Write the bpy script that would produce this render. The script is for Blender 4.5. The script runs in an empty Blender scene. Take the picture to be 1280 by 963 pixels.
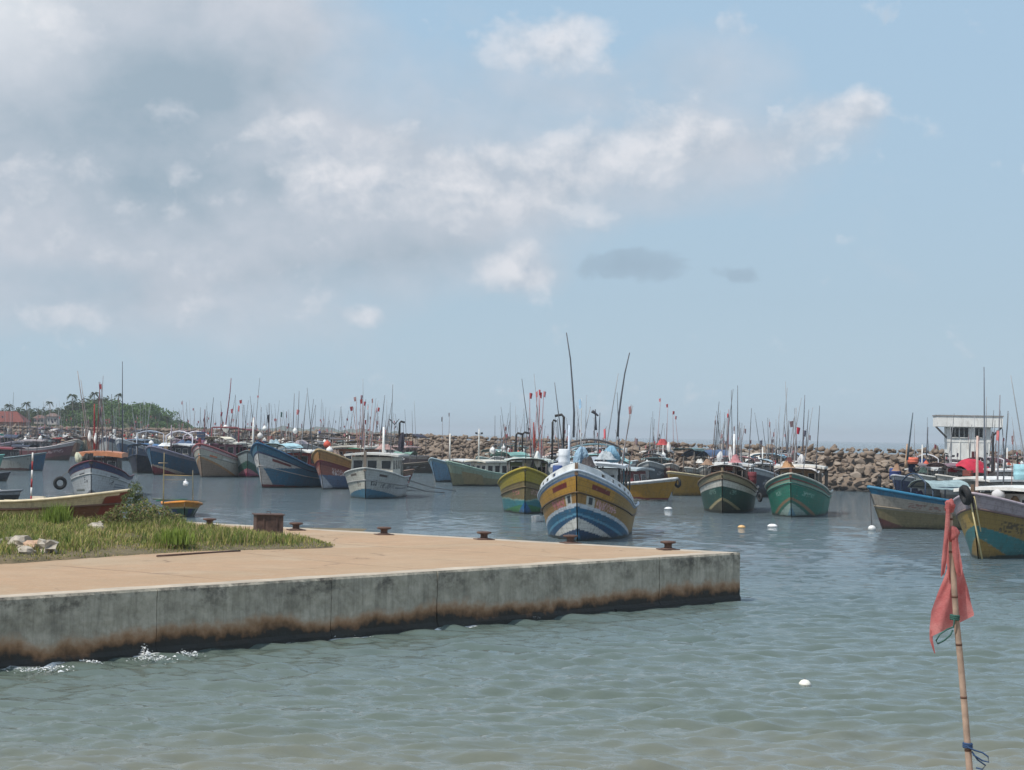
import bpy, math, random
import numpy as np
from mathutils import Vector, Matrix

SC = bpy.context.scene
COL = SC.collection
rad = math.radians
RNG = np.random.default_rng(11)
random.seed(5)

# ------------------------------------------------------------------ camera
F = 2400.0                       # focal length in photograph pixels (1280 wide)
CAM_H = 4.9
CAM_M = Matrix.Translation((0, 0, CAM_H)) @ Matrix.Rotation(rad(90 + 1.48), 4, 'X') @ Matrix.Rotation(rad(1.0), 4, 'Z')
cd = bpy.data.cameras.new('camera')
cam = bpy.data.objects.new('camera', cd)
COL.objects.link(cam)
cam.matrix_world = CAM_M
cd.sensor_fit = 'HORIZONTAL'
cd.sensor_width = 36.0
cd.lens = 36.0 * F / 1280.0
cd.clip_start = 0.5
cd.clip_end = 30000
SC.camera = cam


def ray(px, py):
    d = Vector(((px - 640.0) / F, -(py - 481.5) / F, -1.0))
    return (CAM_M.to_3x3() @ d)


def at(px, py, z=0.0):
    """where the sight line through a photograph pixel meets the level z"""
    d = ray(px, py)
    k = (z - CAM_H) / d.z
    return Vector((d.x * k, d.y * k, z))


def atd(px, py, Y):
    """point on the sight line at ground distance Y"""
    d = ray(px, py)
    k = Y / d.y
    return Vector((d.x * k, Y, CAM_H + d.z * k))


# ------------------------------------------------------------------ colours and materials
def lin(r, g, b, k=1.0):
    out = []
    for v in (r, g, b):
        v = v / 255.0
        out.append((v / 12.92 if v <= 0.04045 else ((v + 0.055) / 1.055) ** 2.4) * k)
    return tuple(out)


MATS = {}


def N(nt, typ, **kw):
    n = nt.nodes.new(typ)
    for k, v in kw.items():
        setattr(n, k, v)
    return n


def base_mat(name):
    m = bpy.data.materials.new(name)
    m.use_nodes = True
    nt = m.node_tree
    bs = nt.nodes['Principled BSDF']
    return m, nt, bs


def mixc(nt, fac, a, b, blend='MIX'):
    n = nt.nodes.new('ShaderNodeMix')
    n.data_type = 'RGBA'
    n.blend_type = blend
    for sock, v in ((n.inputs[0], fac), (n.inputs[6], a), (n.inputs[7], b)):
        if hasattr(v, 'is_linked') or hasattr(v, 'links'):
            nt.links.new(v, sock)
        elif isinstance(v, (int, float)):
            sock.default_value = v
        else:
            sock.default_value = (*v[:3], 1)
    return n.outputs[2]


def noise(nt, vec, scale, detail=4, rough=0.55, dist=0.0):
    n = nt.nodes.new('ShaderNodeTexNoise')
    n.inputs['Scale'].default_value = scale
    n.inputs['Detail'].default_value = detail
    n.inputs['Roughness'].default_value = rough
    n.inputs['Distortion'].default_value = dist
    if vec is not None:
        nt.links.new(vec, n.inputs['Vector'])
    return n.outputs['Fac']


def ramp(nt, fac, stops, interp='LINEAR'):
    n = nt.nodes.new('ShaderNodeValToRGB')
    e = n.color_ramp.elements
    n.color_ramp.interpolation = interp
    while len(e) < len(stops):
        e.new(0.5)
    for el, (p, c) in zip(e, stops):
        el.position = p
        if isinstance(c, (int, float)):
            c = (c, c, c)
        el.color = (*c[:3], 1)
    nt.links.new(fac, n.inputs[0])
    return n.outputs[0]


def mth(nt, op, a, b=None, c=None, clamp=False):
    n = nt.nodes.new('ShaderNodeMath')
    n.operation = op
    n.use_clamp = clamp
    for i, v in enumerate((a, b, c)):
        if v is None:
            continue
        if isinstance(v, (int, float)):
            n.inputs[i].default_value = v
        else:
            nt.links.new(v, n.inputs[i])
    return n.outputs[0]


def mapping(nt, vec, scale=(1, 1, 1), loc=(0, 0, 0)):
    n = nt.nodes.new('ShaderNodeMapping')
    n.inputs['Scale'].default_value = scale
    n.inputs['Location'].default_value = loc
    nt.links.new(vec, n.inputs['Vector'])
    return n.outputs[0]


def geo_pos(nt):
    return nt.nodes.new('ShaderNodeNewGeometry').outputs['Position']


def bump(nt, bs, h, strength=0.3, dist=0.05):
    n = nt.nodes.new('ShaderNodeBump')
    n.inputs['Strength'].default_value = strength
    n.inputs['Distance'].default_value = dist
    nt.links.new(h, n.inputs['Height'])
    nt.links.new(n.outputs[0], bs.inputs['Normal'])


def mat(name, col, rough=0.6, var=0.22, scale=2.5, dirt=0.35, dirtcol=None, metal=0.0):
    """worn paint / cloth / metal: the colour with blotches and some dirt"""
    if name in MATS:
        return MATS[name]
    m, nt, bs = base_mat(name)
    p = geo_pos(nt)
    f = noise(nt, p, scale, 5, 0.6)
    lo = tuple(v * (1 - var) for v in col)
    hi = tuple(min(1, v * (1 + var)) for v in col)
    c = ramp(nt, f, [(0.3, lo), (0.7, hi)])
    if dirt > 0:
        st = noise(nt, mapping(nt, p, (2.2, 2.2, 0.7)), 1.7, 6, 0.7)
        mask = ramp(nt, st, [(0.52, 0.0), (0.72, dirt)])
        c = mixc(nt, mask, c, dirtcol or tuple(v * 0.35 + 0.02 for v in col))
    nt.links.new(c, bs.inputs['Base Color'])
    bs.inputs['Roughness'].default_value = rough
    bs.inputs['Metallic'].default_value = metal
    MATS[name] = m
    return m


def pm(rgb, rough=0.6, dirt=0.3, tag='paint'):
    """a paint material by its sRGB colour"""
    n = '%s %d %d %d' % (tag, *rgb)
    return mat(n, lin(*rgb), rough, dirt=dirt)


def hull_mat():
    m, nt, bs = base_mat('hull paint')
    a = nt.nodes.new('ShaderNodeVertexColor')
    a.layer_name = 'paint'
    tc = nt.nodes.new('ShaderNodeTexCoord').outputs['Object']
    pos = geo_pos(nt)
    streak = noise(nt, mapping(nt, pos, (3.0, 3.0, 0.5)), 1.6, 6, 0.7)
    blot = noise(nt, pos, 0.9, 6, 0.65)
    fine = noise(nt, pos, 9, 3, 0.6)
    c = mixc(nt, ramp(nt, blot, [(0.35, 0.0), (0.75, 0.34)]), a.outputs['Color'], mixc(nt, 0.5, a.outputs['Color'], lin(140, 128, 105)))
    c = mixc(nt, ramp(nt, streak, [(0.5, 0.0), (0.74, 0.5)]), c, lin(74, 58, 44))
    rust = noise(nt, mapping(nt, pos, (5.0, 5.0, 0.35)), 1.3, 5, 0.75)
    c = mixc(nt, ramp(nt, rust, [(0.60, 0.0), (0.72, 0.65)]), c, lin(120, 66, 36))
    chip = noise(nt, pos, 5.5, 6, 0.75)
    c = mixc(nt, ramp(nt, chip, [(0.60, 0.0), (0.66, 0.55)]), c, lin(168, 158, 138))
    c = mixc(nt, ramp(nt, mth(nt, 'ADD', chip, mth(nt, 'MULTIPLY', blot, 0.5)), [(0.42, 0.6), (0.56, 0.0)]), c, lin(58, 50, 42))
    zs = nt.nodes.new('ShaderNodeSeparateXYZ')
    nt.links.new(pos, zs.inputs[0])
    weed = mth(nt, 'MULTIPLY_ADD', mth(nt, 'ADD', streak, chip), 0.55, zs.outputs[2])
    c = mixc(nt, ramp(nt, weed, [(0.52, 0.85), (0.85, 0.0)]), c, lin(44, 50, 40))
    c = mixc(nt, ramp(nt, fine, [(0.3, 0.15), (0.6, 0.0)]), c, lin(60, 60, 55))
    # planking: faint seams along the length
    sep = nt.nodes.new('ShaderNodeSeparateXYZ')
    nt.links.new(tc, sep.inputs[0])
    nt.links.new(c, bs.inputs['Base Color'])
    bs.inputs['Roughness'].default_value = 0.5
    # plank seams run with the sheer
    fp = mth(nt, 'ABSOLUTE', mth(nt, 'SUBTRACT', mth(nt, 'FRACT', mth(nt, 'MULTIPLY', a.outputs['Alpha'], 13.0)), 0.5))
    seam = mth(nt, 'MULTIPLY', ramp(nt, fp, [(0.0, 1.0), (0.09, 0.0)]), ramp(nt, blot, [(0.35, 0.2), (0.6, 0.75)]))
    for l_ in list(bs.inputs['Base Color'].links):
        nt.links.remove(l_)
    nt.links.new(mixc(nt, mth(nt, 'MULTIPLY', seam, 0.6), c, lin(52, 44, 36)), bs.inputs['Base Color'])
    h = mth(nt, 'ADD', mth(nt, 'MULTIPLY', fine, 0.3), mth(nt, 'MULTIPLY', blot, 0.8))
    bump(nt, bs, h, 0.25, 0.05)
    return m


HULL = hull_mat()


def vcol_mat(name, rough=0.8, transl=0.0, nsc=0.0):
    m, nt, bs = base_mat(name)
    a = nt.nodes.new('ShaderNodeVertexColor')
    a.layer_name = 'paint'
    c = a.outputs['Color']
    if nsc:
        f = noise(nt, geo_pos(nt), nsc, 5, 0.65)
        c = mixc(nt, 1.0, c, ramp(nt, f, [(0.25, 0.55), (0.75, 1.35)]), 'MULTIPLY')
    nt.links.new(c, bs.inputs['Base Color'])
    bs.inputs['Roughness'].default_value = rough
    bs.inputs['Specular IOR Level'].default_value = 0.2
    if transl:
        t = nt.nodes.new('ShaderNodeBsdfTranslucent')
        nt.links.new(c, t.inputs[0])
        mx = nt.nodes.new('ShaderNodeMixShader')
        mx.inputs[0].default_value = transl
        nt.links.new(bs.outputs[0], mx.inputs[1])
        nt.links.new(t.outputs[0], mx.inputs[2])
        nt.links.new(mx.outputs[0], nt.nodes['Material Output'].inputs['Surface'])
    return m


# ------------------------------------------------------------------ objects
def tag(o, label=None, cat=None, group=None, kind=None):
    if label:
        o['label'] = label
    if cat:
        o['category'] = cat
    if group:
        o['group'] = group
    if kind:
        o['kind'] = kind
    return o


def empty(name, loc=(0, 0, 0), rz=0.0):
    o = bpy.data.objects.new(name, None)
    o.location = loc
    o.rotation_euler = (0, 0, rz)
    o.empty_display_size = 0.3
    COL.objects.link(o)
    return o


def np_mesh(name, V, Fq, cols=None, smooth=False):
    me = bpy.data.meshes.new(name)
    V = np.asarray(V, dtype=np.float32)
    if isinstance(Fq, np.ndarray):
        k = Fq.shape[1]
        me.vertices.add(len(V))
        me.vertices.foreach_set('co', V.ravel())
        me.loops.add(Fq.size)
        me.loops.foreach_set('vertex_index', Fq.astype(np.int32).ravel())
        me.polygons.add(len(Fq))
        me.polygons.foreach_set('loop_start', np.arange(0, Fq.size, k, dtype=np.int32))
        me.update(calc_edges=True)
    else:
        me.from_pydata([tuple(map(float, v)) for v in V], [], Fq)
        me.update()
    if cols is not None:
        ca = me.color_attributes.new('paint', 'FLOAT_COLOR', 'POINT')
        cc = np.ones((len(V), 4), dtype=np.float32)
        cols = np.asarray(cols, dtype=np.float32)
        cc[:, :cols.shape[1]] = cols
        ca.data.foreach_set('color', cc.ravel())
    if smooth:
        me.polygons.foreach_set('use_smooth', np.ones(len(me.polygons), dtype=bool))
    me.validate()
    return me


class MB:
    """collects shapes that end up as ONE mesh object"""

    def __init__(self):
        self.v, self.f, self.sm = [], [], []

    def add(self, vs, fs, smooth=False):
        o = len(self.v)
        self.v += [tuple(v) for v in vs]
        self.f += [tuple(i + o for i in f) for f in fs]
        self.sm += [smooth] * len(fs)
        return self

    def box(self, c, s, rz=0.0, taper=1.0, rx=0.0, ry=0.0):
        hx, hy, hz = s[0] / 2, s[1] / 2, s[2] / 2
        M = Matrix.Rotation(rz, 3, 'Z') @ Matrix.Rotation(ry, 3, 'Y') @ Matrix.Rotation(rx, 3, 'X')
        vs = []
        for z in (-1, 1):
            k = taper if z > 0 else 1.0
            for x, y in ((-1, -1), (1, -1), (1, 1), (-1, 1)):
                vs.append(Vector(c) + M @ Vector((x * hx * k, y * hy * k, z * hz)))
        return self.add(vs, [(3, 2, 1, 0), (4, 5, 6, 7), (0, 1, 5, 4), (1, 2, 6, 5), (2, 3, 7, 6), (3, 0, 4, 7)])

    def tube(self, pts, r0, r1=None, n=6):
        pts = [Vector(p) for p in pts]
        r1 = r0 if r1 is None else r1
        m = len(pts)
        vs, fs = [], []
        for i, p in enumerate(pts):
            d = (pts[min(i + 1, m - 1)] - pts[max(i - 1, 0)]).normalized()
            a = d.cross(Vector((0, 0, 1)))
            if a.length < 0.05:
                a = d.cross(Vector((1, 0, 0)))
            a.normalize()
            b = d.cross(a)
            r = r0 + (r1 - r0) * i / max(1, m - 1)
            for k in range(n):
                t = 2 * math.pi * k / n
                vs.append(p + a * (r * math.cos(t)) + b * (r * math.sin(t)))
        for i in range(m - 1):
            for k in range(n):
                k2 = (k + 1) % n
                fs.append((i * n + k, i * n + k2, (i + 1) * n + k2, (i + 1) * n + k))
        fs.append(tuple(range(n - 1, -1, -1)))
        fs.append(tuple(range((m - 1) * n, m * n)))
        return self.add(vs, fs, True)

    def lathe(self, prof, c=(0, 0, 0), n=14):
        vs, fs = [], []
        for r, z in prof:
            for k in range(n):
                t = 2 * math.pi * k / n
                vs.append((c[0] + r * math.cos(t), c[1] + r * math.sin(t), c[2] + z))
        for i in range(len(prof) - 1):
            for k in range(n):
                k2 = (k + 1) % n
                fs.append((i * n + k, i * n + k2, (i + 1) * n + k2, (i + 1) * n + k))
        fs.append(tuple(range(n - 1, -1, -1)))
        fs.append(tuple(range((len(prof) - 1) * n, len(prof) * n)))
        return self.add(vs, fs, True)

    def blob(self, c, s, seed=0, rough=0.18, nu=14, nv=9):
        r = np.random.default_rng(seed)
        ph = r.uniform(0, 6.28, 8)
        fr = r.integers(1, 4, (8, 2))
        vs, fs = [], []
        for j in range(nv + 1):
            th = math.pi * j / nv
            for i in range(nu):
                a = 2 * math.pi * i / nu
                k = 1.0
                for q in range(8):
                    k += rough / 3 * math.sin(fr[q][0] * a + ph[q]) * math.sin(fr[q][1] * th * 2 + ph[q] * 2) * math.sin(th)
                vs.append((c[0] + s[0] * k * math.sin(th) * math.cos(a), c[1] + s[1] * k * math.sin(th) * math.sin(a), c[2] + s[2] * k * math.cos(th)))
        for j in range(nv):
            for i in range(nu):
                i2 = (i + 1) % nu
                fs.append((j * nu + i, (j + 1) * nu + i, (j + 1) * nu + i2, j * nu + i2))
        return self.add(vs, fs, True)

    def torus(self, c, R, r, ax, n=18, m=8):
        ax = Vector(ax).normalized()
        a = ax.orthogonal().normalized()
        b = ax.cross(a)
        vs, fs = [], []
        for i in range(n):
            t = 2 * math.pi * i / n
            d = a * math.cos(t) + b * math.sin(t)
            for k in range(m):
                u = 2 * math.pi * k / m
                vs.append(Vector(c) + d * (R + r * math.cos(u)) + ax * (r * math.sin(u)))
        for i in range(n):
            for k in range(m):
                i2, k2 = (i + 1) % n, (k + 1) % m
                fs.append((i * m + k, i2 * m + k, i2 * m + k2, i * m + k2))
        return self.add(vs, fs, True)

    def sheet(self, grid, thick=0.0):
        """a grid (rows of points); thick > 0 makes it a slab hanging below the grid"""
        R, C = len(grid), len(grid[0])
        vs = [p for row in grid for p in row]
        fs = [(i * C + j, i * C + j + 1, (i + 1) * C + j + 1, (i + 1) * C + j) for i in range(R - 1) for j in range(C - 1)]
        if thick:
            o = len(vs)
            vs += [(p[0], p[1], p[2] - thick) for row in grid for p in row]
            fs += [tuple(o + k for k in reversed(f)) for f in fs]
            edge = [(0, j) for j in range(C)] + [(i, C - 1) for i in range(1, R)] + [(R - 1, j) for j in range(C - 2, -1, -1)] + [(i, 0) for i in range(R - 2, 0, -1)]
            idx = [i * C + j for i, j in edge]
            for a, b in zip(idx, idx[1:] + idx[:1]):
                fs.append((b, a, a + o, b + o))
        return self.add(vs, fs)

    def build(self, name, material, parent=None, loc=None):
        me = bpy.data.meshes.new(name)
        me.from_pydata([tuple(map(float, v)) for v in self.v], [], self.f)
        me.polygons.foreach_set('use_smooth', self.sm)
        me.update()
        o = bpy.data.objects.new(name, me)
        if material:
            me.materials.append(material)
        COL.objects.link(o)
        if parent is not None:
            o.parent = parent
        if loc is not None:
            o.location = loc
        return o


def link_mesh(name, me, material, parent=None):
    o = bpy.data.objects.new(name, me)
    me.materials.append(material)
    COL.objects.link(o)
    if parent is not None:
        o.parent = parent
    return o
# ------------------------------------------------------------------ boats
def hash2(a, b, s):
    x = np.sin(a * 12.9898 + b * 78.233 + s * 37.719) * 43758.5453
    return x - np.floor(x)


class Boat:
    def __init__(self, label, stem, phi, L=12.0, B=4.2, fb=1.3, fbow=3.0, fst=None, rake=0.42, paint=(), z0=0.0, res=(70, 30),
                 gun=(200, 200, 195), deck=(120, 105, 90), name='fishing_boat', cat='fishing boat', group='fishing boats moored in the harbour',
                 inner=(150, 150, 145), bul=0.5, strake=(), roll=0.0, full=1.0, gr=0.07):
        self.L, self.B, self.fb, self.fbow, self.rake, self.full = L, B, fb, fbow, rake, full
        self.fst = fb * 1.0 if fst is None else fst
        self.phi = rad(phi) - math.atan((stem[0] - 640) / F)          # heading as seen along the sight line
        p = at(stem[0], stem[1], z0)
        fwd = Vector((math.sin(self.phi), -math.cos(self.phi), 0))
        xwl = L / 2 - rake * fbow
        c = p - fwd * xwl
        self.root = empty(name, (c.x, c.y, z0), math.atan2(fwd.y, fwd.x))
        self.root.rotation_euler.x = rad(roll)
        tag(self.root, label, cat, group)
        self.M = Matrix.Translation((c.x, c.y, z0)) @ Matrix.Rotation(math.atan2(fwd.y, fwd.x), 4, 'Z')
        self.Mi = self.M.inverted()
        self.rng = random.Random(hash(label) % 1000 if False else sum(ord(k) for k in label))
        self.hull(paint, res, inner, bul)
        self.bul = bul
        self.deck_(deck, bul)
        if gun:
            self.rail(1.0, gun, gr, 'gunwale', 0.03)
        for t, colr in strake:
            self.rail(t, colr, 0.045, 'rubbing_strake', 0.02)

    # shape of the hull, s: 0 stem to 1 transom, t: 0 waterline to 1 gunwale
    def sheer(self, s):
        s = np.asarray(s, dtype=float)
        return self.fb + (self.fbow - self.fb) * np.clip(1 - s / 0.6, 0, 1) ** 1.7 + (self.fst - self.fb) * np.clip((s - 0.6) / 0.4, 0, 1) ** 2

    def half(self, s, t):
        s = np.asarray(s, dtype=float)
        t = np.asarray(t, dtype=float)
        stern = 1 - 0.09 * np.clip((s - 0.6) / 0.4, 0, 1) ** 2
        u = np.clip(s / 0.42, 0, 1)
        bg = self.B / 2 * (1 - (1 - u) ** 2.3) ** 0.8 * stern
        u = np.clip(s / 0.5, 0, 1)
        bw = 0.86 * self.full * self.B / 2 * (1 - (1 - u) ** 1.9) ** 1.0 * stern
        tp = np.clip(t, 0, 1)
        b = bw + (bg - bw) * tp ** 1.2
        return np.maximum(np.where(t < 0, bw * (1 + 0.9 * t), b), 0.03)

    def xs(self, t):
        return self.L / 2 - self.rake * self.fbow * np.maximum(1 - np.asarray(t, dtype=float), 0) ** 1.1

    def P(self, s, t, side):
        z = np.where(np.asarray(t) >= 0, t * self.sheer(s), np.asarray(t) * 1.5)
        xst = -self.L / 2 + 0.25 * np.maximum(1 - np.asarray(t, dtype=float), 0)
        x0 = self.xs(t)
        x = x0 + (xst - x0) * s
        return x, side * self.half(s, t), z, x0 - x

    def hull(self, paint, res, inner, bul):
        ns, ntv = res
        s = np.linspace(0, 1, ns) ** 1.55
        t = np.concatenate([[-0.3, -0.12], np.linspace(0, 1, ntv)])
        S, T = np.meshgrid(s, t, indexing='ij')
        V, FF, CC = [], [], []
        off = 0
        n, m = S.shape
        ii, jj = np.meshgrid(np.arange(n - 1), np.arange(m - 1), indexing='ij')
        for side in (1, -1):
            x, y, z, d = self.P(S, T, side)
            zn = z
            col = np.zeros(S.shape + (3,)) + np.array(lin(150, 150, 150))
            wob = 0.03 * np.sin(d * 2.3 + side) + 0.02 * np.sin(d * 5.1)
            for op in paint:
                k = op[0]
                if k == 'all':
                    mk = np.ones_like(S, bool)
                elif k == 't':
                    mk = (T >= op[1]) & (T < op[2])
                elif k == 'z':
                    mk = (zn + wob >= op[1]) & (zn + wob < op[2])
                elif k == 'chev':
                    mk = zn < op[1] - op[2] * np.abs(d) ** (op[4] if len(op) > 4 else 1.0)
                elif k == 'chevt':
                    mk = T < op[1] - op[2] * np.abs(d) ** (op[4] if len(op) > 4 else 1.0)
                elif k == 'rect':
                    mk = (d >= op[2]) & (d < op[3]) & (T >= op[4]) & (T < op[5]) & ((op[1] == 0) | (op[1] == side))
                elif k == 'text':
                    d0, d1, t0, t1 = op[2:6]
                    u = (d - d0) / (d1 - d0)
                    nl = max(3, int((d1 - d0) / ((t1 - t0) * 1.3 * 0.75)))
                    cell = np.floor(u * nl)
                    fu = u * nl - cell
                    fv = (T - t0) / (t1 - t0)
                    a = np.floor(fu * 4)
                    b = np.floor(fv * 5)
                    on = (hash2(cell * 7 + a, b, op[7] if len(op) > 7 else 1.0) < 0.62) & (a < 3)
                    mk = (u >= 0) & (u < 1) & (fv >= 0) & (fv < 1) & on & ((op[1] == 0) | (op[1] == side))
                elif k == 'stern':
                    mk = S > op[1]
                c = op[6] if k in ('rect', 'text') else (op[3] if k in ('t', 'z', 'chev', 'chevt') else (op[1] if k == 'all' else op[2]))
                col[mk] = lin(*c)
            V.append(np.stack([x, y, z], -1).reshape(-1, 3))
            CC.append(np.concatenate([col, T[..., None]], -1).reshape(-1, 4))
            a = off + ii * m + jj
            q = np.stack([a, a + m, a + m + 1, a + 1], -1).reshape(-1, 4)
            FF.append(q if side > 0 else q[:, ::-1])
            off += n * m
            # inside face of the bulwark
            si = s
            zg = self.sheer(si)
            inner_rows = []
            for dz, inset in ((0.0, 0.10), (-bul, 0.14)):
                tt = (zg + dz) / zg
                xx, yh, _z, _d = self.P(si, tt, 1)
                xx = xx - 0.12 * (si < 0.04)
                yy = side * np.maximum(np.minimum(self.half(si, 1.0), yh) - inset, 0.005)
                inner_rows.append(np.stack([xx, yy, zg + dz], -1))
            V.append(np.concatenate(inner_rows))
            CC.append(np.zeros((2 * n, 4)) + np.array((*lin(*inner), 0.04)))
            i1 = np.arange(n - 1)
            q = np.stack([off + i1, off + i1 + 1, off + n + i1 + 1, off + n + i1], -1)
            FF.append(q)
            off += 2 * n
        # transom
        base_a = (n - 1) * m
        base_b = n * m + 2 * n + (n - 1) * m
        j = np.arange(m - 1)
        FF.append(np.stack([base_a + j, base_b + j, base_b + j + 1, base_a + j + 1], -1))
        me = np_mesh('hull', np.concatenate(V), np.concatenate(FF).astype(np.int32), np.concatenate(CC))
        me.polygons.foreach_set('use_smooth', np.ones(len(me.polygons), dtype=bool))
        self.hull_o = link_mesh('hull', me, HULL, self.root)

    def deck_(self, colr, bul):
        s = np.linspace(0.01, 1, 26)
        z = self.sheer(s) - bul
        x, y, _z, _d = self.P(s, z / self.sheer(s), 1)
        y = np.maximum(y - 0.13, 0.005)
        mb = MB()
        mb.sheet([[(x[i], -y[i], z[i]), (x[i], 0, z[i] + 0.05), (x[i], y[i], z[i])] for i in range(len(s))])
        mb.build('deck', pm(colr, 0.8), self.root)

    def rail(self, t, colr, r, name, up):
        mb = MB()
        s = np.linspace(0, 1, 34) ** 1.5
        pts = {}
        for side in (1, -1):
            x, y, z, d = self.P(s, np.full_like(s, t), side)
            pts[side] = [Vector((x[i] + (0.03 if i == 0 else 0), y[i] + side * 0.01, z[i] + (up if t == 1 else 0))) for i in range(len(s))]
        mb.tube(list(reversed(pts[1])) + pts[-1][1:], r, r, 6)
        mb.build(name, pm(colr, 0.5), self.root)

    def loc(self, px, py, xf):
        """local point on the plane x = xf that shows at the photograph pixel"""
        o = self.Mi @ Vector((0, 0, CAM_H))
        d = self.Mi.to_3x3() @ ray(px, py)
        k = (xf - o.x) / d.x
        return o + d * k

    def dz(self, x):
        """deck height at local x"""
        s = min(max((self.L / 2 - x) / self.L, 0), 1)
        return float(self.sheer(s)) - self.bul

    def hy(self, x):
        s = min(max((self.L / 2 - x) / self.L, 0.02), 1)
        return float(self.half(s, 1.0))

    def part(self, mb, name, m, parent=None):
        return mb.build(name, m, parent or self.root)

    # ---------------- superstructure
    def house(self, x0, x1, w, h, wall, roof, zb=None, win=True, trim=(235, 235, 230), over=0.35, roof_h=0.14, front=3, side=3, door=True, slope=0.25, winh=0.55):
        """wheelhouse from local x0 (aft) to x1 (front) with roof slab and windows"""
        zb = self.dz((x0 + x1) / 2) if zb is None else zb
        zt = zb + h
        mb = MB()
        vs = [(x0, -w / 2, zb), (x1, -w / 2, zb), (x1, w / 2, zb), (x0, w / 2, zb),
              (x0, -w / 2 * 0.96, zt), (x1 - slope, -w / 2 * 0.96, zt), (x1 - slope, w / 2 * 0.96, zt), (x0, w / 2 * 0.96, zt)]
        mb.add(vs, [(3, 2, 1, 0), (4, 5, 6, 7), (0, 1, 5, 4), (1, 2, 6, 5), (2, 3, 7, 6), (3, 0, 4, 7)])
        wh = self.part(mb, 'wheelhouse', pm(wall, 0.55))
        # cambered roof
        mb = MB()
        g = []
        for i in range(7):
            xx = x0 - over + (x1 - x0 + 2 * over) * i / 6
            g.append([(xx, yy * (w / 2 + over), zt + 0.03 + roof_h + 0.13 * (1 - yy * yy) + 0.04 * (1 - (2 * i / 6 - 1) ** 2)) for yy in np.linspace(-1, 1, 9)])
        mb.sheet(g, roof_h)
        rf = mb.build('roof', pm(roof, 0.45), wh)
        if win:
            glass = GLASS
            z0w, z1w = zb + h * 0.42, zb + h * 0.42 + h * winh * 0.75
            fr = pm(trim, 0.5)
            for i in range(front):
                yc = -w / 2 + w * (i + 0.5) / front
                ww = w / front * 0.66
                xa = x1 - slope * (z0w - zb) / h
                xb = x1 - slope * (z1w - zb) / h
                e = 0.025
                m_ = MB().add([(xa + e, yc - ww / 2, z0w), (xa + e, yc + ww / 2, z0w), (xb + e, yc + ww / 2, z1w), (xb + e, yc - ww / 2, z1w)], [(0, 1, 2, 3)])
                wd = m_.build('window', glass, wh)
                f_ = MB()
                bw = 0.05
                f_.tube([(xa + e, yc - ww / 2, z0w), (xa + e, yc + ww / 2, z0w), (xb + e, yc + ww / 2, z1w), (xb + e, yc - ww / 2, z1w), (xa + e, yc - ww / 2, z0w)], bw / 2, bw / 2, 4)
                f_.build('window_frame', fr, wd)
            for sd in (1, -1):
                for i in range(side):
                    xc = x0 + (x1 - slope - x0) * (i + 0.5) / side
                    ww = (x1 - slope - x0) / side * 0.62
                    yy = lambda z: sd * (w / 2 * (1 - 0.04 * (z - zb) / h) + 0.02)
                    lo = zb + 0.12 if (door and i == 0) else z0w
                    m_ = MB().add([(xc - ww / 2, yy(lo), lo), (xc + ww / 2, yy(lo), lo), (xc + ww / 2, yy(z1w), z1w), (xc - ww / 2, yy(z1w), z1w)], [(0, 1, 2, 3)])
                    m_.build('door' if (door and i == 0) else 'window', glass, wh)
        return wh, zt + roof_h + 0.2

    def canopy(self, x0, x1, w, z, colr, post=(90, 85, 80), sag=0.08, camber=0.3, posts=3, rough=0.8, zb=None):
        """posts carrying a tarpaulin"""
        mb = MB()
        n = posts
        for i in range(n):
            xx = x0 + (x1 - x0) * i / (n - 1)
            for sd in (1, -1):
                zb_ = self.dz(xx) if zb is None else zb
                yb = min(w / 2, self.hy(xx) - 0.12)
                mb.tube([(xx, sd * yb, zb_), (xx, sd * w / 2, z)], 0.045, 0.04, 5)
            mb.tube([(xx, -w / 2, z), (xx, -w / 4, z + camber * 0.75), (xx, 0, z + camber), (xx, w / 4, z + camber * 0.75), (xx, w / 2, z)], 0.04, 0.04, 5)
        for sd in (1, -1):
            mb.tube([(x0, sd * w / 2, z), (x1, sd * w / 2, z)], 0.035, 0.035, 5)
        fr = self.part(mb, 'canopy_frame', pm(post, 0.6))
        if colr is not None:
            g = []
            rr = self.rng
            for i in range(9):
                xx = x0 - 0.15 + (x1 - x0 + 0.3) * i / 8
                row = []
                for j in range(9):
                    u = -1 + 2 * j / 8
                    row.append((xx, u * (w / 2 + 0.12), z + 0.07 + camber * (1 - u * u) - sag * math.sin(math.pi * ((i * (n - 1) / 8) % 1)) - 0.1 * (abs(u) > 0.95) + rr.uniform(-0.02, 0.02)))
                g.append(row)
            m_ = MB().sheet(g, 0.025)
            self.part(m_, 'tarpaulin', pm(colr, rough))
        return fr

    def hoop(self, x, w, z, colr, camber=0.35, r=0.05):
        mb = MB()
        zb = self.dz(x)
        pts = [(x, -w / 2, zb), (x, -w / 2, z)] + [(x, w / 2 * u, z + camber * (1 - u * u)) for u in np.linspace(-0.9, 0.9, 7)] + [(x, w / 2, z), (x, w / 2, zb)]
        mb.tube(pts, r, r, 6)
        return self.part(mb, 'gantry', pm(colr, 0.5))

    def ant(self, p0, p1, r=0.03, colr=(80, 82, 85), name='antenna', bend=0.0):
        p0, p1 = Vector(p0), Vector(p1)
        mid = (p0 + p1) / 2 + Vector((0, bend, 0))
        q = [p0, (p0 + mid) / 2 + Vector((0, bend * 0.4, 0)), mid, (mid + p1) / 2 + Vector((0, bend * 0.4, 0)), p1]
        return self.part(MB().tube(q, r, r * 0.45, 5), name, pm(colr, 0.6, 0.1))

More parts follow.
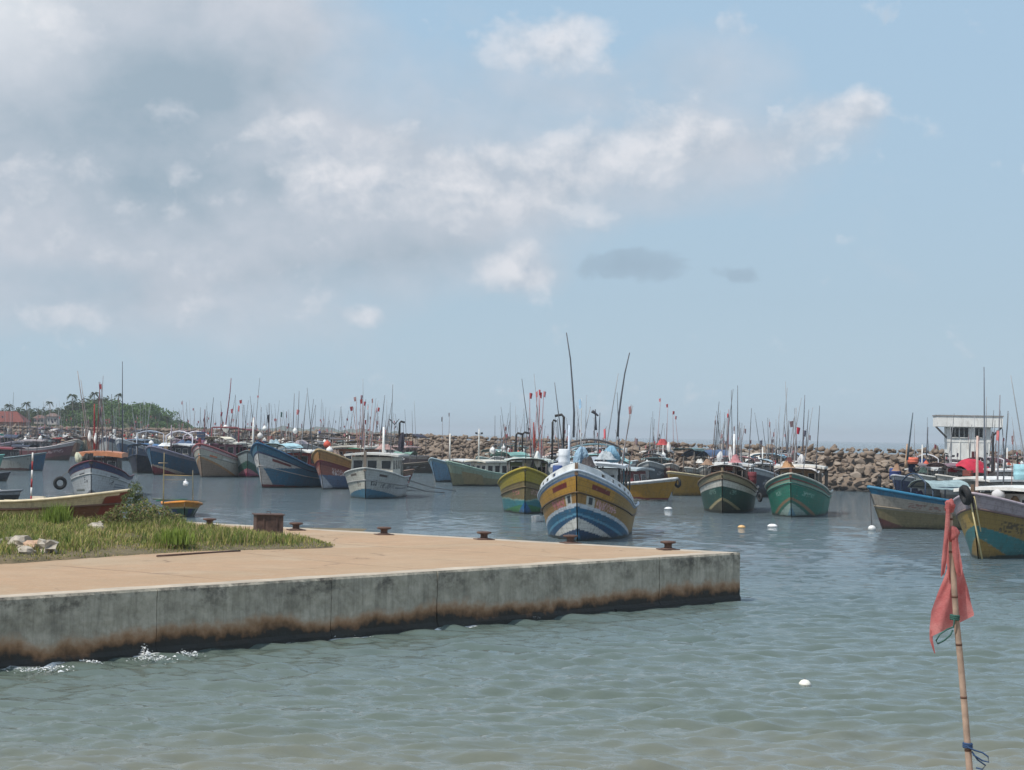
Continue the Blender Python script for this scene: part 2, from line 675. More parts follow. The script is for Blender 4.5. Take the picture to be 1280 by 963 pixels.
    def flagpole(self, p0, p1, colr, fs=0.4, pole=(120, 100, 95), drop=0.0):
        o = self.ant(p0, p1, 0.03, pole, 'flag_pole')
        p1 = Vector(p1) - Vector((0, 0, drop))
        rr = self.rng
        a = rr.uniform(0, 6.28)
        fs *= 0.56
        dx, dy = math.cos(a), math.sin(a)
        g = []
        for i in range(5):
            u = i / 4
            g.append([(p1.x + dx * fs * u * (1 - 0.3 * k) + 0.06 * math.sin(5 * u + k), p1.y + dy * fs * u * (1 - 0.3 * k) + 0.05 * math.sin(4 * u), p1.z - k * fs * 1.6 - 0.25 * fs * u) for k in np.linspace(0, 1, 4)])
        MB().sheet(g).build('flag', pm(colr, 0.8, 0.15), o)
        return o

    def exhaust(self, p0, h, colr=(45, 42, 42), r=0.075, d=(0, 0.5)):
        p0 = Vector(p0)
        t = p0 + Vector((0, 0, h))
        self.part(MB().tube([p0, t, t + Vector((d[0] * 0.25, d[1] * 0.25, 0.12)), t + Vector((d[0], d[1], 0.05))], r, r, 7), 'exhaust_pipe', pm(colr, 0.6))

    def mast(self, x, y, z0, z1, colr=(225, 225, 220), r=0.055, light=True):
        mb = MB().tube([(x, y, z0), (x, y, z1)], r, r * 0.7, 7)
        o = self.part(mb, 'mast', pm(colr, 0.5))
        if light:
            mb = MB().tube([(x, y - 0.4, z1 - 0.5), (x, y + 0.4, z1 - 0.5)], 0.03, 0.03, 5)
            mb.box((x, y - 0.35, z1 - 0.42), (0.16, 0.16, 0.16)).box((x, y + 0.35, z1 - 0.42), (0.16, 0.16, 0.16))
            mb.build('mast_light', pm((60, 60, 62), 0.5), o)
        return o

    def stempost(self, colr, h=0.45, w=0.16):
        x = self.L / 2 - 0.08
        self.part(MB().box((x, 0, self.fbow + h / 2 - 0.1), (0.18, w, h + 0.2), taper=0.85), 'stem_post', pm(colr, 0.6))

    def chute(self, colr, frac=0.0):
        pass

    def railing(self, s0, s1, h, colr, n=8, top=True, r=0.035):
        mb = MB()
        for side in (1, -1):
            s = np.linspace(s0, s1, n)
            x, y, z, d = self.P(s, np.full_like(s, 1.0), side)
            y = y - side * 0.08
            for i in range(n):
                mb.tube([(x[i], y[i], z[i]), (x[i], y[i], z[i] + h)], r, r, 5)
            for f in ((1.0, 0.5) if top else (1.0,)):
                mb.tube([(x[i], y[i], z[i] + h * f) for i in range(n)], r, r, 5)
        self.part(mb, 'railing', pm(colr, 0.5))

    def bulwark(self, s0, s1, h, colr, holes=0, lean=0.06, zoff=0.05):
        """raised solid bulwark above the gunwale, with freeing openings"""
        mb = MB()
        for side in (1, -1):
            n = 60
            s = np.linspace(s0, s1, n)
            x, y, z, d = self.P(s, np.full_like(s, 1.0), side)
            for i in range(n - 1):
                op = holes and 8 < i < n - 6 and (i * holes / n) % 1 > 0.5
                segs = ((0, h),) if not op else ((0, h * 0.28), (h * 0.76, h))
                for a, b in segs:
                    q = []
                    for dy in (0.0, 0.06):
                        for k in (i, i + 1):
                            for hh in (a, b):
                                q.append((x[k], y[k] - side * (0.03 + dy + lean * hh), z[k] + zoff + hh))
                    mb.add(q, [(0, 2, 3, 1), (4, 5, 7, 6), (1, 3, 7, 5), (0, 4, 6, 2)])
        self.part(mb, 'bulwark', pm(colr, 0.5))

    def rig(self, na=2, nf=2, fcol=((190, 60, 60),), zt=7.0, xr=(-0.35, 0.1), base=None):
        """thin antennas and flagged marker poles kept upright on board"""
        r = self.rng
        for _ in range(na):
            x = r.uniform(*xr) * self.L
            y = r.uniform(-0.35, 0.35) * self.B
            z = (base or self.dz(x) + 1.4)
            self.ant((x, y, z), (x + r.uniform(-0.5, 0.5), y + r.uniform(-0.9, 0.9), zt + r.uniform(-0.8, 2.5)), 0.04, r.choice([(95, 98, 102), (70, 70, 75), (150, 152, 155)]))
        for _ in range(nf):
            x = r.uniform(*xr) * self.L
            y = r.uniform(-0.4, 0.4) * self.B
            z = (base or self.dz(x) + 1.0)
            self.flagpole((x, y, z), (x + r.uniform(-0.4, 0.4), y + r.uniform(-0.6, 0.6), zt + r.uniform(-2.2, 0.2)), r.choice(fcol), r.uniform(0.25, 0.45), drop=r.uniform(0, 0.4))


def glass_mat():
    m, nt, bs = base_mat('dark cabin glass')
    bs.inputs['Base Color'].default_value = (0.012, 0.014, 0.016, 1)
    bs.inputs['Roughness'].default_value = 0.25
    return m


GLASS = glass_mat()


def heap(s, seed):
    """a crumpled heap of netting: a lumpy mound"""
    r = np.random.default_rng(seed)
    nu, nv = 26, 9
    a = np.linspace(0, 2 * math.pi, nu, endpoint=False)
    out = 1 + 0.22 * np.sin(a * 2 + r.uniform(0, 6)) + 0.14 * np.sin(a * 5 + r.uniform(0, 6))
    vs, fs = [], []
    pk = r.uniform(-.5, .5, (4, 2))
    for j in range(nv + 1):
        q = j / nv
        for i in range(nu):
            x, y = math.cos(a[i]) * q * out[i], math.sin(a[i]) * q * out[i]
            h = max(math.exp(-((x - k[0]) ** 2 + (y - k[1]) ** 2) * 4.5) for k in pk) * (1 - q ** 4)
            h = h * (1 + r.uniform(-.16, .16)) - .45
            vs.append((x * s[0] * (1 + r.uniform(-.05, .05)), y * s[1] * (1 + r.uniform(-.05, .05)), s[2] * h * 1.25))
    for j in range(nv):
        for i in range(nu):
            i2 = (i + 1) % nu
            fs.append((j * nu + i, (j + 1) * nu + i, (j + 1) * nu + i2, j * nu + i2))
    return MB().add(vs, fs)


def bundle(s, seed):
    """cloth or netting tied into a hanging, folded bundle"""
    r = np.random.default_rng(seed)
    nu, nv = 22, 10
    vs, fs = [], []
    ph = r.uniform(0, 6, 3)
    for j in range(nv + 1):
        q = j / nv
        rad_ = (math.sin(math.pi * (0.06 + .88 * q)) ** .6) * (1 - .35 * q)
        for i in range(nu):
            a = 2 * math.pi * i / nu
            k = rad_ * (1 + .22 * math.sin(a * 5 + ph[0] + q * 2) + .15 * math.sin(a * 3 + ph[1] + 3 * q) + r.uniform(-.06, .06))
            vs.append((s[0] * k * math.cos(a) + .25 * s[0] * math.sin(3 * q + ph[2]), s[1] * k * math.sin(a), s[2] * (2 * q - 1)))
    for j in range(nv):
        for i in range(nu):
            i2 = (i + 1) % nu
            fs.append((j * nu + i, j * nu + i2, (j + 1) * nu + i2, (j + 1) * nu + i))
    fs.append(tuple(range(nv * nu, nv * nu + nu)))
    return MB().add(vs, fs)


GEAR = {
    'float': [((228, 228, 226), 'small white float ball among the gear on a boat deck'), ((206, 96, 70), 'small orange float ball among the gear on a boat deck'), ((150, 52, 52), 'small red float ball among the gear on a boat deck')],
    'barrel': [((52, 76, 128), 'small blue plastic drum among the gear on a boat deck'), ((210, 210, 206), 'small white plastic drum among the gear on a boat deck'), ((58, 58, 62), 'small black plastic drum among the gear on a boat deck')],
    'crate': [((196, 196, 190), 'pale fish crate among the gear on a boat deck'), ((72, 92, 120), 'slate blue fish crate among the gear on a boat deck'), ((140, 70, 58), 'red brown fish crate among the gear on a boat deck')],
    'net_heap': [((96, 110, 112), 'small grey green net heap among the gear on a boat deck'), ((146, 120, 96), 'small tan net heap among the gear on a boat deck'), ((206, 204, 198), 'small pale net heap among the gear on a boat deck'), ((84, 66, 66), 'small dark net heap among the gear on a boat deck')]}


def gear(b, n, x0, x1, zoff=0.45, zr=0.5):
    r = b.rng
    for _ in range(n):
        kd = r.choice(['float', 'float', 'barrel', 'crate', 'net_heap', 'net_heap'])
        c, lab = r.choice(GEAR[kd])
        x = r.uniform(x0, x1)
        y = r.uniform(-.75, .75) * max(.3, b.hy(x) - .4)
        k = r.uniform(.7, 1.3)
        s = {'float': (.2, .2, .22), 'barrel': (.24, .24, .62), 'crate': (.62, .45, .4), 'net_heap': (.65, .55, .42)}[kd]
        cargo(kd, b, (x, y, b.dz(x) + zoff + r.uniform(0, zr)), tuple(v * k for v in s), c, lab, 'loose gear: ' + lab.replace(' among the gear on a boat deck', '') )


def cargo(kind, b, p, s, colr, label, group=None):
    """something that lies loose on a boat: a thing of its own, placed in world space"""
    w = b.M @ Vector(p)
    if kind == 'net_heap':
        mb = heap([v * 0.72 for v in s], int(abs(w.x * 13 + w.y))) if max(s[0], s[1]) > s[2] * 1.1 else bundle([v * 0.75 for v in s], int(abs(w.x * 13 + w.y)))
    elif kind == 'barrel':
        mb = MB().lathe([(s[0] * .86, 0), (s[0], .06 * s[2]), (s[0], .3 * s[2]), (s[0] * 1.05, .34 * s[2]), (s[0], .38 * s[2]), (s[0], .64 * s[2]), (s[0] * 1.05, .68 * s[2]), (s[0], .72 * s[2]), (s[0], .95 * s[2]), (s[0] * .86, s[2])])
    elif kind == 'crate':
        mb = MB()
        mb.box((0, 0, 0.03), (s[0], s[1], 0.05))
        for i in range(4):
            a = i * math.pi / 2
            ln, of = (s[1], s[0] / 2) if i % 2 == 0 else (s[0] - 0.1, s[1] / 2)
            for k in range(3):
                mb.box((math.cos(a) * of, math.sin(a) * of, 0.1 + k * s[2] * 0.34), (0.05, ln, s[2] * 0.26), rz=a)
    elif kind == 'float':
        mb = MB().lathe([(0.02, -s[2]), (s[0] * .55, -s[2] * .8), (s[0] * .9, -s[2] * .4), (s[0], 0), (s[0] * .9, s[2] * .4), (s[0] * .55, s[2] * .8), (.06, s[2]), (.06, s[2] * 1.2)])
    name = {'net_heap': 'fishing_net', 'barrel': 'barrel', 'crate': 'crate', 'float': 'float_ball'}[kind]
    cat = {'net_heap': 'fishing net', 'barrel': 'barrel', 'crate': 'crate', 'float': 'float'}[kind]
    o = mb.build(name, pm(colr, 0.75, tag='loose'), None, w)
    o.rotation_euler.z = b.rng.uniform(0, 3)
    return tag(o, label, cat, group)
# ------------------------------------------------------------------ light and sky
SUN_DIR = Vector((-0.46, -0.34, 0.82)).normalized()      # towards the sun
ld = bpy.data.lights.new('sun', 'SUN')
ld.energy = 3.2
ld.angle = rad(1.2)
ld.color = (1.0, 0.955, 0.88)
sun = bpy.data.objects.new('sun', ld)
sun.rotation_euler = SUN_DIR.to_track_quat('Z', 'Y').to_euler()
COL.objects.link(sun)

W = bpy.data.worlds.new('World')
SC.world = W
W.use_nodes = True
nt = W.node_tree
for n in list(nt.nodes):
    nt.nodes.remove(n)
out = nt.nodes.new('ShaderNodeOutputWorld')
bg = nt.nodes.new('ShaderNodeBackground')
STR = 0.1
SK = 1 / STR / 2 ** 0.08            # sky colours are given as the photograph shows them, at the scene's exposure
bg.inputs[1].default_value = STR
nt.links.new(bg.outputs[0], out.inputs[0])
sky = nt.nodes.new('ShaderNodeTexSky')
sky.sky_type = 'NISHITA'
sky.sun_disc = False
sky.sun_elevation = math.asin(SUN_DIR.z)
sky.sun_rotation = math.atan2(SUN_DIR.x, SUN_DIR.y)
sky.air_density = 1.0
sky.dust_density = 1.6
sky.ozone_density = 1.5
tc = nt.nodes.new('ShaderNodeTexCoord').outputs['Generated']
sep = nt.nodes.new('ShaderNodeSeparateXYZ')
nt.links.new(tc, sep.inputs[0])
AZ = mth(nt, 'ARCTAN2', sep.outputs[0], sep.outputs[1])
EL = mth(nt, 'ARCSINE', sep.outputs[2])
cmb = nt.nodes.new('ShaderNodeCombineXYZ')
nt.links.new(mth(nt, 'MULTIPLY', AZ, 10.0), cmb.inputs[0])
nt.links.new(mth(nt, 'MULTIPLY', EL, 10.0), cmb.inputs[1])
P2 = cmb.outputs[0]                                     # sky plane in tenths of a radian: azimuth, elevation


def sk(x, y):                                           # photograph pixel -> sky plane
    d = ray(x, y).normalized()
    return (math.atan2(d.x, d.y) * 10, math.asin(d.z) * 10)


def blobs(lst):
    acc = None
    for x, y, rx, ry, w in lst:
        cx, cy = sk(x, y)
        sx, sy = rx / F * 10, ry / F * 10
        a = nt.nodes.new('ShaderNodeVectorMath')
        a.operation = 'SUBTRACT'
        nt.links.new(P2, a.inputs[0])
        a.inputs[1].default_value = (cx, cy, 0)
        b = nt.nodes.new('ShaderNodeVectorMath')
        b.operation = 'MULTIPLY'
        nt.links.new(a.outputs[0], b.inputs[0])
        b.inputs[1].default_value = (1 / sx, 1 / sy, 0)
        c = nt.nodes.new('ShaderNodeVectorMath')
        c.operation = 'DOT_PRODUCT'
        nt.links.new(b.outputs[0], c.inputs[0])
        nt.links.new(b.outputs[0], c.inputs[1])
        e = mth(nt, 'POWER', 2.718, mth(nt, 'MULTIPLY', c.outputs['Value'], -1.0))
        acc = mth(nt, 'MULTIPLY', e, w) if acc is None else mth(nt, 'MULTIPLY_ADD', e, w, acc)
    return acc


VEIL = [(60, 50, 300, 150, 1.5), (250, 30, 170, 55, 1.0), (150, 130, 130, 60, .6), (80, 230, 260, 120, .9), (300, 310, 260, 80, .75), (130, 390, 260, 45, .6), (520, 290, 150, 60, .6), (420, 230, 170, 90, .6), (640, 110, 120, 70, .45), (850, 110, 120, 70, .55), (700, 235, 240, 55, .95), (400, 200, 200, 70, .4), (960, 185, 130, 40, .6), (1070, 150, 70, 30, .4), (660, 340, 70, 30, .35)]
PUFF = [(50, 215, 70, 35, .55), (25, 20, 90, 50, .5), (350, 160, 50, 26, .75), (410, 205, 70, 42, .75), (230, 140, 40, 22, .45), (215, 215, 40, 22, .5), (490, 225, 70, 42, .5), (560, 240, 60, 45, .6), (650, 225, 80, 42, .95), (735, 200, 70, 36, .9), (810, 180, 80, 32, .8), (880, 165, 60, 28, .6), (1020, 150, 50, 24, .6), (1080, 132, 36, 24, 1.0), (960, 190, 80, 24, .4),
        (725, 40, 38, 38, .85), (670, 55, 50, 30, .45), (600, 40, 60, 36, .5), (905, 45, 34, 34, .5), (780, 115, 70, 36, .3), (640, 335, 40, 26, .95), (672, 345, 26, 14, .7), (660, 312, 16, 12, .6), (462, 395, 30, 16, .9), (110, 300, 90, 26, .35), (190, 330, 70, 24, .35), (300, 335, 70, 22, .4), (310, 385, 90, 16, .4), (95, 390, 60, 16, .55), (740, 280, 60, 20, .35), (380, 250, 120, 40, .3)]
DARK = [(800, 330, 80, 26, 1.0), (935, 346, 36, 14, .85), (920, 377, 28, 7, .5), (225, 115, 120, 50, 1.3), (190, 245, 100, 60, 1.2), (335, 225, 34, 26, .8), (520, 315, 90, 26, .7), (90, 165, 150, 50, .8), (90, 350, 180, 25, .3), (410, 345, 130, 22, .4), (300, 80, 120, 40, .5)]
n1 = noise(nt, mapping(nt, P2, (1.0, 1.35, 1)), 1.2, 7, 0.55, 0.2)
n2 = noise(nt, mapping(nt, P2, (1.0, 1.3, 1), (3.7, 1.2, 0)), 4.2, 8, 0.6, 0.2)
nf = noise(nt, mapping(nt, P2, (1.0, 1.25, 1), (1.9, 4.4, 0)), 2.7, 11, 0.60, 0.15)
nfu = noise(nt, mapping(nt, P2, (1.0, 1.25, 1), (1.86, 4.52, 0)), 2.7, 6, 0.55, 0.15)
# thin cloud cover elsewhere in the dome too, away from the photographed part
side = mth(nt, 'MULTIPLY', ramp(nt, mth(nt, 'ABSOLUTE', AZ), [(0.30, 0.0), (0.5, 1.0)]), 0.6)
high = mth(nt, 'MULTIPLY', ramp(nt, EL, [(0.26, 0.0), (0.45, 1.0)]), 0.6)
veil = mth(nt, 'ADD', mth(nt, 'MAXIMUM', blobs(VEIL), mth(nt, 'MAXIMUM', side, high)), mth(nt, 'MULTIPLY_ADD', n1, 1.5, -0.85))
va = ramp(nt, veil, [(0.08, 0.0), (0.55, 0.55), (1.1, 0.92)])
darkf = blobs(DARK[3:])
vt = mth(nt, 'SUBTRACT', mth(nt, 'ADD', mth(nt, 'MULTIPLY', n1, 0.55), mth(nt, 'MULTIPLY', n2, 0.4)), mth(nt, 'MULTIPLY', darkf, 0.28))
vcol = ramp(nt, vt, [(0.10, lin(150, 167, 181, SK)), (0.40, lin(178, 187, 198, SK)), (0.68, lin(202, 205, 213, SK))])
pd = mth(nt, 'ADD', blobs(PUFF), mth(nt, 'MULTIPLY_ADD', nf, 2.3, -1.42))
pa_ = ramp(nt, pd, [(-0.0, 0.0), (0.22, 0.34), (0.55, 0.66), (1.0, 0.85)])
pt_ = mth(nt, 'ADD', mth(nt, 'MULTIPLY', mth(nt, 'SUBTRACT', nf, nfu), 2.6), mth(nt, 'MULTIPLY_ADD', n2, 0.5, 0.28))
pt_ = mth(nt, 'SUBTRACT', pt_, mth(nt, 'MULTIPLY', darkf, 0.25))
pcol = ramp(nt, pt_, [(0.15, lin(176, 187, 200, SK)), (0.5, lin(200, 205, 213, SK)), (0.85, lin(219, 220, 225, SK))])
blue = ramp(nt, EL, [(0.0, lin(176, 199, 214, SK)), (0.07, lin(167, 191, 209, SK)), (0.22, lin(163, 191, 214, SK)), (0.9, lin(120, 160, 205, SK))])
clear = mixc(nt, 0.9, sky.outputs[0], blue)
dk = mth(nt, 'ADD', blobs(DARK[:3]), mth(nt, 'MULTIPLY_ADD', nf, 2.2, -1.45))
skyc = mixc(nt, va, clear, vcol)
skyc = mixc(nt, pa_, skyc, pcol)
skyc = mixc(nt, ramp(nt, dk, [(0.05, 0.0), (0.3, 0.6), (0.8, 0.85)]), skyc, lin(150, 170, 187, SK))
glow = blobs([(-40, -10, 120, 90, 0.5)])
skyc = mixc(nt, mth(nt, 'MULTIPLY', glow, 1.0, clamp=True), skyc, lin(240, 242, 244, SK))
nt.links.new(skyc, bg.inputs[0])

# ------------------------------------------------------------------ haze
mb = MB().box((0, 7000, 16), (16000, 14400, 0))
hz = MB().box((0, 6990, 18.5), (15990, 14390, 41)).build('haze', None)
hm = bpy.data.materials.new('haze air')
hm.use_nodes = True
for n in list(hm.node_tree.nodes):
    if n.type == 'BSDF_PRINCIPLED':
        hm.node_tree.nodes.remove(n)
pv = hm.node_tree.nodes.new('ShaderNodeVolumePrincipled')
pv.inputs['Color'].default_value = (0.80, 0.88, 0.95, 1)
pv.inputs['Density'].default_value = 0.00024
hm.node_tree.links.new(pv.outputs[0], hm.node_tree.nodes['Material Output'].inputs['Volume'])
hz.data.materials.append(hm)
tag(hz, kind='stuff')

# ------------------------------------------------------------------ water
ZT = 1.45
qa, qc, qf = at(0, 748, ZT), at(925, 691, ZT), at(262, 654, ZT)
NEAR = (qa - qc).normalized()
FAR = (qf - qc).normalized()
nn = Vector((-NEAR.y, NEAR.x, 0))
if nn.y > 0:
    nn = -nn                                            # out of the quay's near face
ang = np.concatenate([np.linspace(-72, -19, 60, endpoint=False), np.linspace(-19, 19, 520, endpoint=False), np.linspace(19, 72, 60)])
ang = np.radians(ang)
zr = [15.0]
while zr[-1] < 9000:
    zr.append(zr[-1] * (1.0022 if 24 < zr[-1] < 62 else 1.0044 if zr[-1] < 120 else (1.0058 if zr[-1] < 300 else (1.015 if zr[-1] < 700 else 1.06))))
zr = np.array(zr)
TA, ZR = np.meshgrid(np.tan(ang), zr)
X = np.clip(TA * ZR, -7900, 7900)
Y = ZR.copy()
H = np.zeros_like(X)
dstep = np.gradient(zr)[:, None] * np.ones_like(X)
wr = np.random.default_rng(4)
for i in range(120):
    lam = 0.15 * (11.0 ** wr.random())
    th = rad(-84) + wr.normal(0, 0.42)
    kx, ky = 2 * math.pi / lam * math.cos(th), 2 * math.pi / lam * math.sin(th)
    amp = 0.0066 * lam ** 0.82
    att = np.clip((lam / np.maximum(dstep, 1e-6) - 2.0) / 4.0, 0, 1) * np.clip(lam / (ZR * 0.0014) - 0.6, 0, 1)
    gust = 0.8 + 0.9 * np.sin(X * (0.35 + 0.11 * (i % 5)) / lam ** 0.5 + i) * np.sin(Y * (0.30 + 0.07 * (i % 4)) / lam ** 0.5 + 2.1 * i)
    ph = kx * X + ky * Y + wr.random() * 6.283
    H += amp * att * gust * (np.sin(ph) + 0.32 * np.sin(2 * ph + 1.2))
n, m = X.shape
ii, jj = np.meshgrid(np.arange(n - 1), np.arange(m - 1), indexing='ij')
a = ii * m + jj
q = np.stack([a, a + 1, a + m + 1, a + m], -1).reshape(-1, 4).astype(np.int32)
me = np_mesh('water', np.stack([X, Y, H], -1).reshape(-1, 3), q, smooth=True)
wm, wt, bs = base_mat('harbour water')
pos = geo_pos(wt)
sp = wt.nodes.new('ShaderNodeSeparateXYZ')
wt.links.new(pos, sp.inputs[0])
big = noise(wt, mapping(wt, pos, (1, 0.5, 1)), 0.06, 4, 0.6)
# silt from the beach in the shallows, clearer harbour water farther out
shal = mth(wt, 'MULTIPLY_ADD', mth(wt, 'SUBTRACT', big, 0.5), 18.0, mth(wt, 'MULTIPLY_ADD', sp.outputs[0], -0.30, sp.outputs[1]))
rm = wt.nodes.new('ShaderNodeMapRange')
rm.inputs[1].default_value = 26
rm.inputs[2].default_value = 75
wt.links.new(shal, rm.inputs[0])
wc = ramp(wt, rm.outputs[0], [(0.0, (0.185, 0.180, 0.132)), (0.14, (0.118, 0.144, 0.114)), (0.45, (0.098, 0.134, 0.118)), (0.8, (0.080, 0.118, 0.122)), (1.0, (0.098, 0.136, 0.150))])
# wash along the foot of the quay
def dotp(vec, org):
    s_ = wt.nodes.new('ShaderNodeVectorMath'); s_.operation = 'SUBTRACT'
    wt.links.new(pos, s_.inputs[0]); s_.inputs[1].default_value = org
    d_ = wt.nodes.new('ShaderNodeVectorMath'); d_.operation = 'DOT_PRODUCT'
    wt.links.new(s_.outputs[0], d_.inputs[0]); d_.inputs[1].default_value = vec
    return d_.outputs['Value']
along, outw = dotp(NEAR, qc), dotp(nn, qc)
acc = None
for (fx, fy, fw, fd, fk) in ((48, 836, .75, .35, .85), (178, 823, .6, .32, .85), (227, 818, .3, .28, .82), (394, 793, .7, .4, .95), (486, 782, .3, .35, .9), (536, 779, .5, .3, .9), (645, 771, .25, .2, .7), (110, 829, .3, .3, .7), (320, 800, .5, .2, .5)):
    s0 = (at(fx, fy, 0) - qc).dot(NEAR)
    e1 = mth(wt, 'POWER', mth(wt, 'DIVIDE', mth(wt, 'SUBTRACT', along, s0), fw), 2.0)
    e2 = mth(wt, 'POWER', mth(wt, 'DIVIDE', outw, fd), 2.0)
    g_ = mth(wt, 'MULTIPLY', mth(wt, 'POWER', 2.718, mth(wt, 'MULTIPLY', mth(wt, 'ADD', e1, e2), -1.0)), fk)
    acc = g_ if acc is None else mth(wt, 'MAXIMUM', acc, g_)
lace = noise(wt, mapping(wt, pos, (1, 1.6, 1)), 5.0, 7, 0.72, 0.8)
fm = ramp(wt, mth(wt, 'MULTIPLY_ADD', acc, 0.75, mth(wt, 'MULTIPLY', lace, 0.9)), [(0.72, 0.0), (0.86, 1.0)])
wc = mixc(wt, fm, wc, (0.80, 0.83, 0.82))
wt.links.new(wc, bs.inputs['Base Color'])
wt.links.new(mth(wt, 'MULTIPLY_ADD', fm, 0.6, 0.06), bs.inputs['Roughness'])
bs.inputs['Roughness'].default_value = 0.06
bs.inputs['IOR'].default_value = 1.58
b1 = noise(wt, mapping(wt, pos, (0.55, 1.7, 1)), 4.2, 6, 0.66, 0.5)
b2 = noise(wt, mapping(wt, pos, (0.55, 1.5, 1)), 0.75, 4, 0.6, 0.3)
b3 = noise(wt, mapping(wt, pos, (0.4, 1.3, 1)), 0.22, 3, 0.6, 0.2)
fr2 = wt.nodes.new('ShaderNodeMapRange')
fr2.inputs[1].default_value = 45
fr2.inputs[2].default_value = 140
fr2.inputs[3].default_value = 0.3
fr2.inputs[4].default_value = 4.5
wt.links.new(sp.outputs[1], fr2.inputs[0])
bump(wt, bs, mth(wt, 'MULTIPLY', mth(wt, 'MULTIPLY_ADD', b3, 6.0, mth(wt, 'MULTIPLY_ADD', b2, 3.0, b1)), fr2.outputs[0]), 1.0, 0.06)
water = link_mesh('water', me, wm)
tag(water, kind='structure')

# the beach in front of the lens, below the frame
bm_, bt, bs = base_mat('beach sand')
f = noise(bt, geo_pos(bt), 0.8, 8, 0.7)
bt.links.new(ramp(bt, f, [(0.3, (0.30, 0.23, 0.15)), (0.7, (0.42, 0.34, 0.23))]), bs.inputs['Base Color'])
bs.inputs['Roughness'].default_value = 0.9
g = []
for i in range(30):
    yy = -60 + 86 * i / 29
    g.append([(xx, yy, min(3.2, 0.16 * (22.5 - yy)) + 0.08 * math.sin(xx * 0.7 + yy)) for xx in np.linspace(-80, 80, 40)])
be = MB().sheet(g).build('beach', bm_)
tag(be, kind='structure')

# ------------------------------------------------------------------ the quay
LN = (qa - qc).length * 1.7
LF = (qf - qc).length * 2.3
A2, F2 = qc + NEAR * LN, qc + FAR * LF


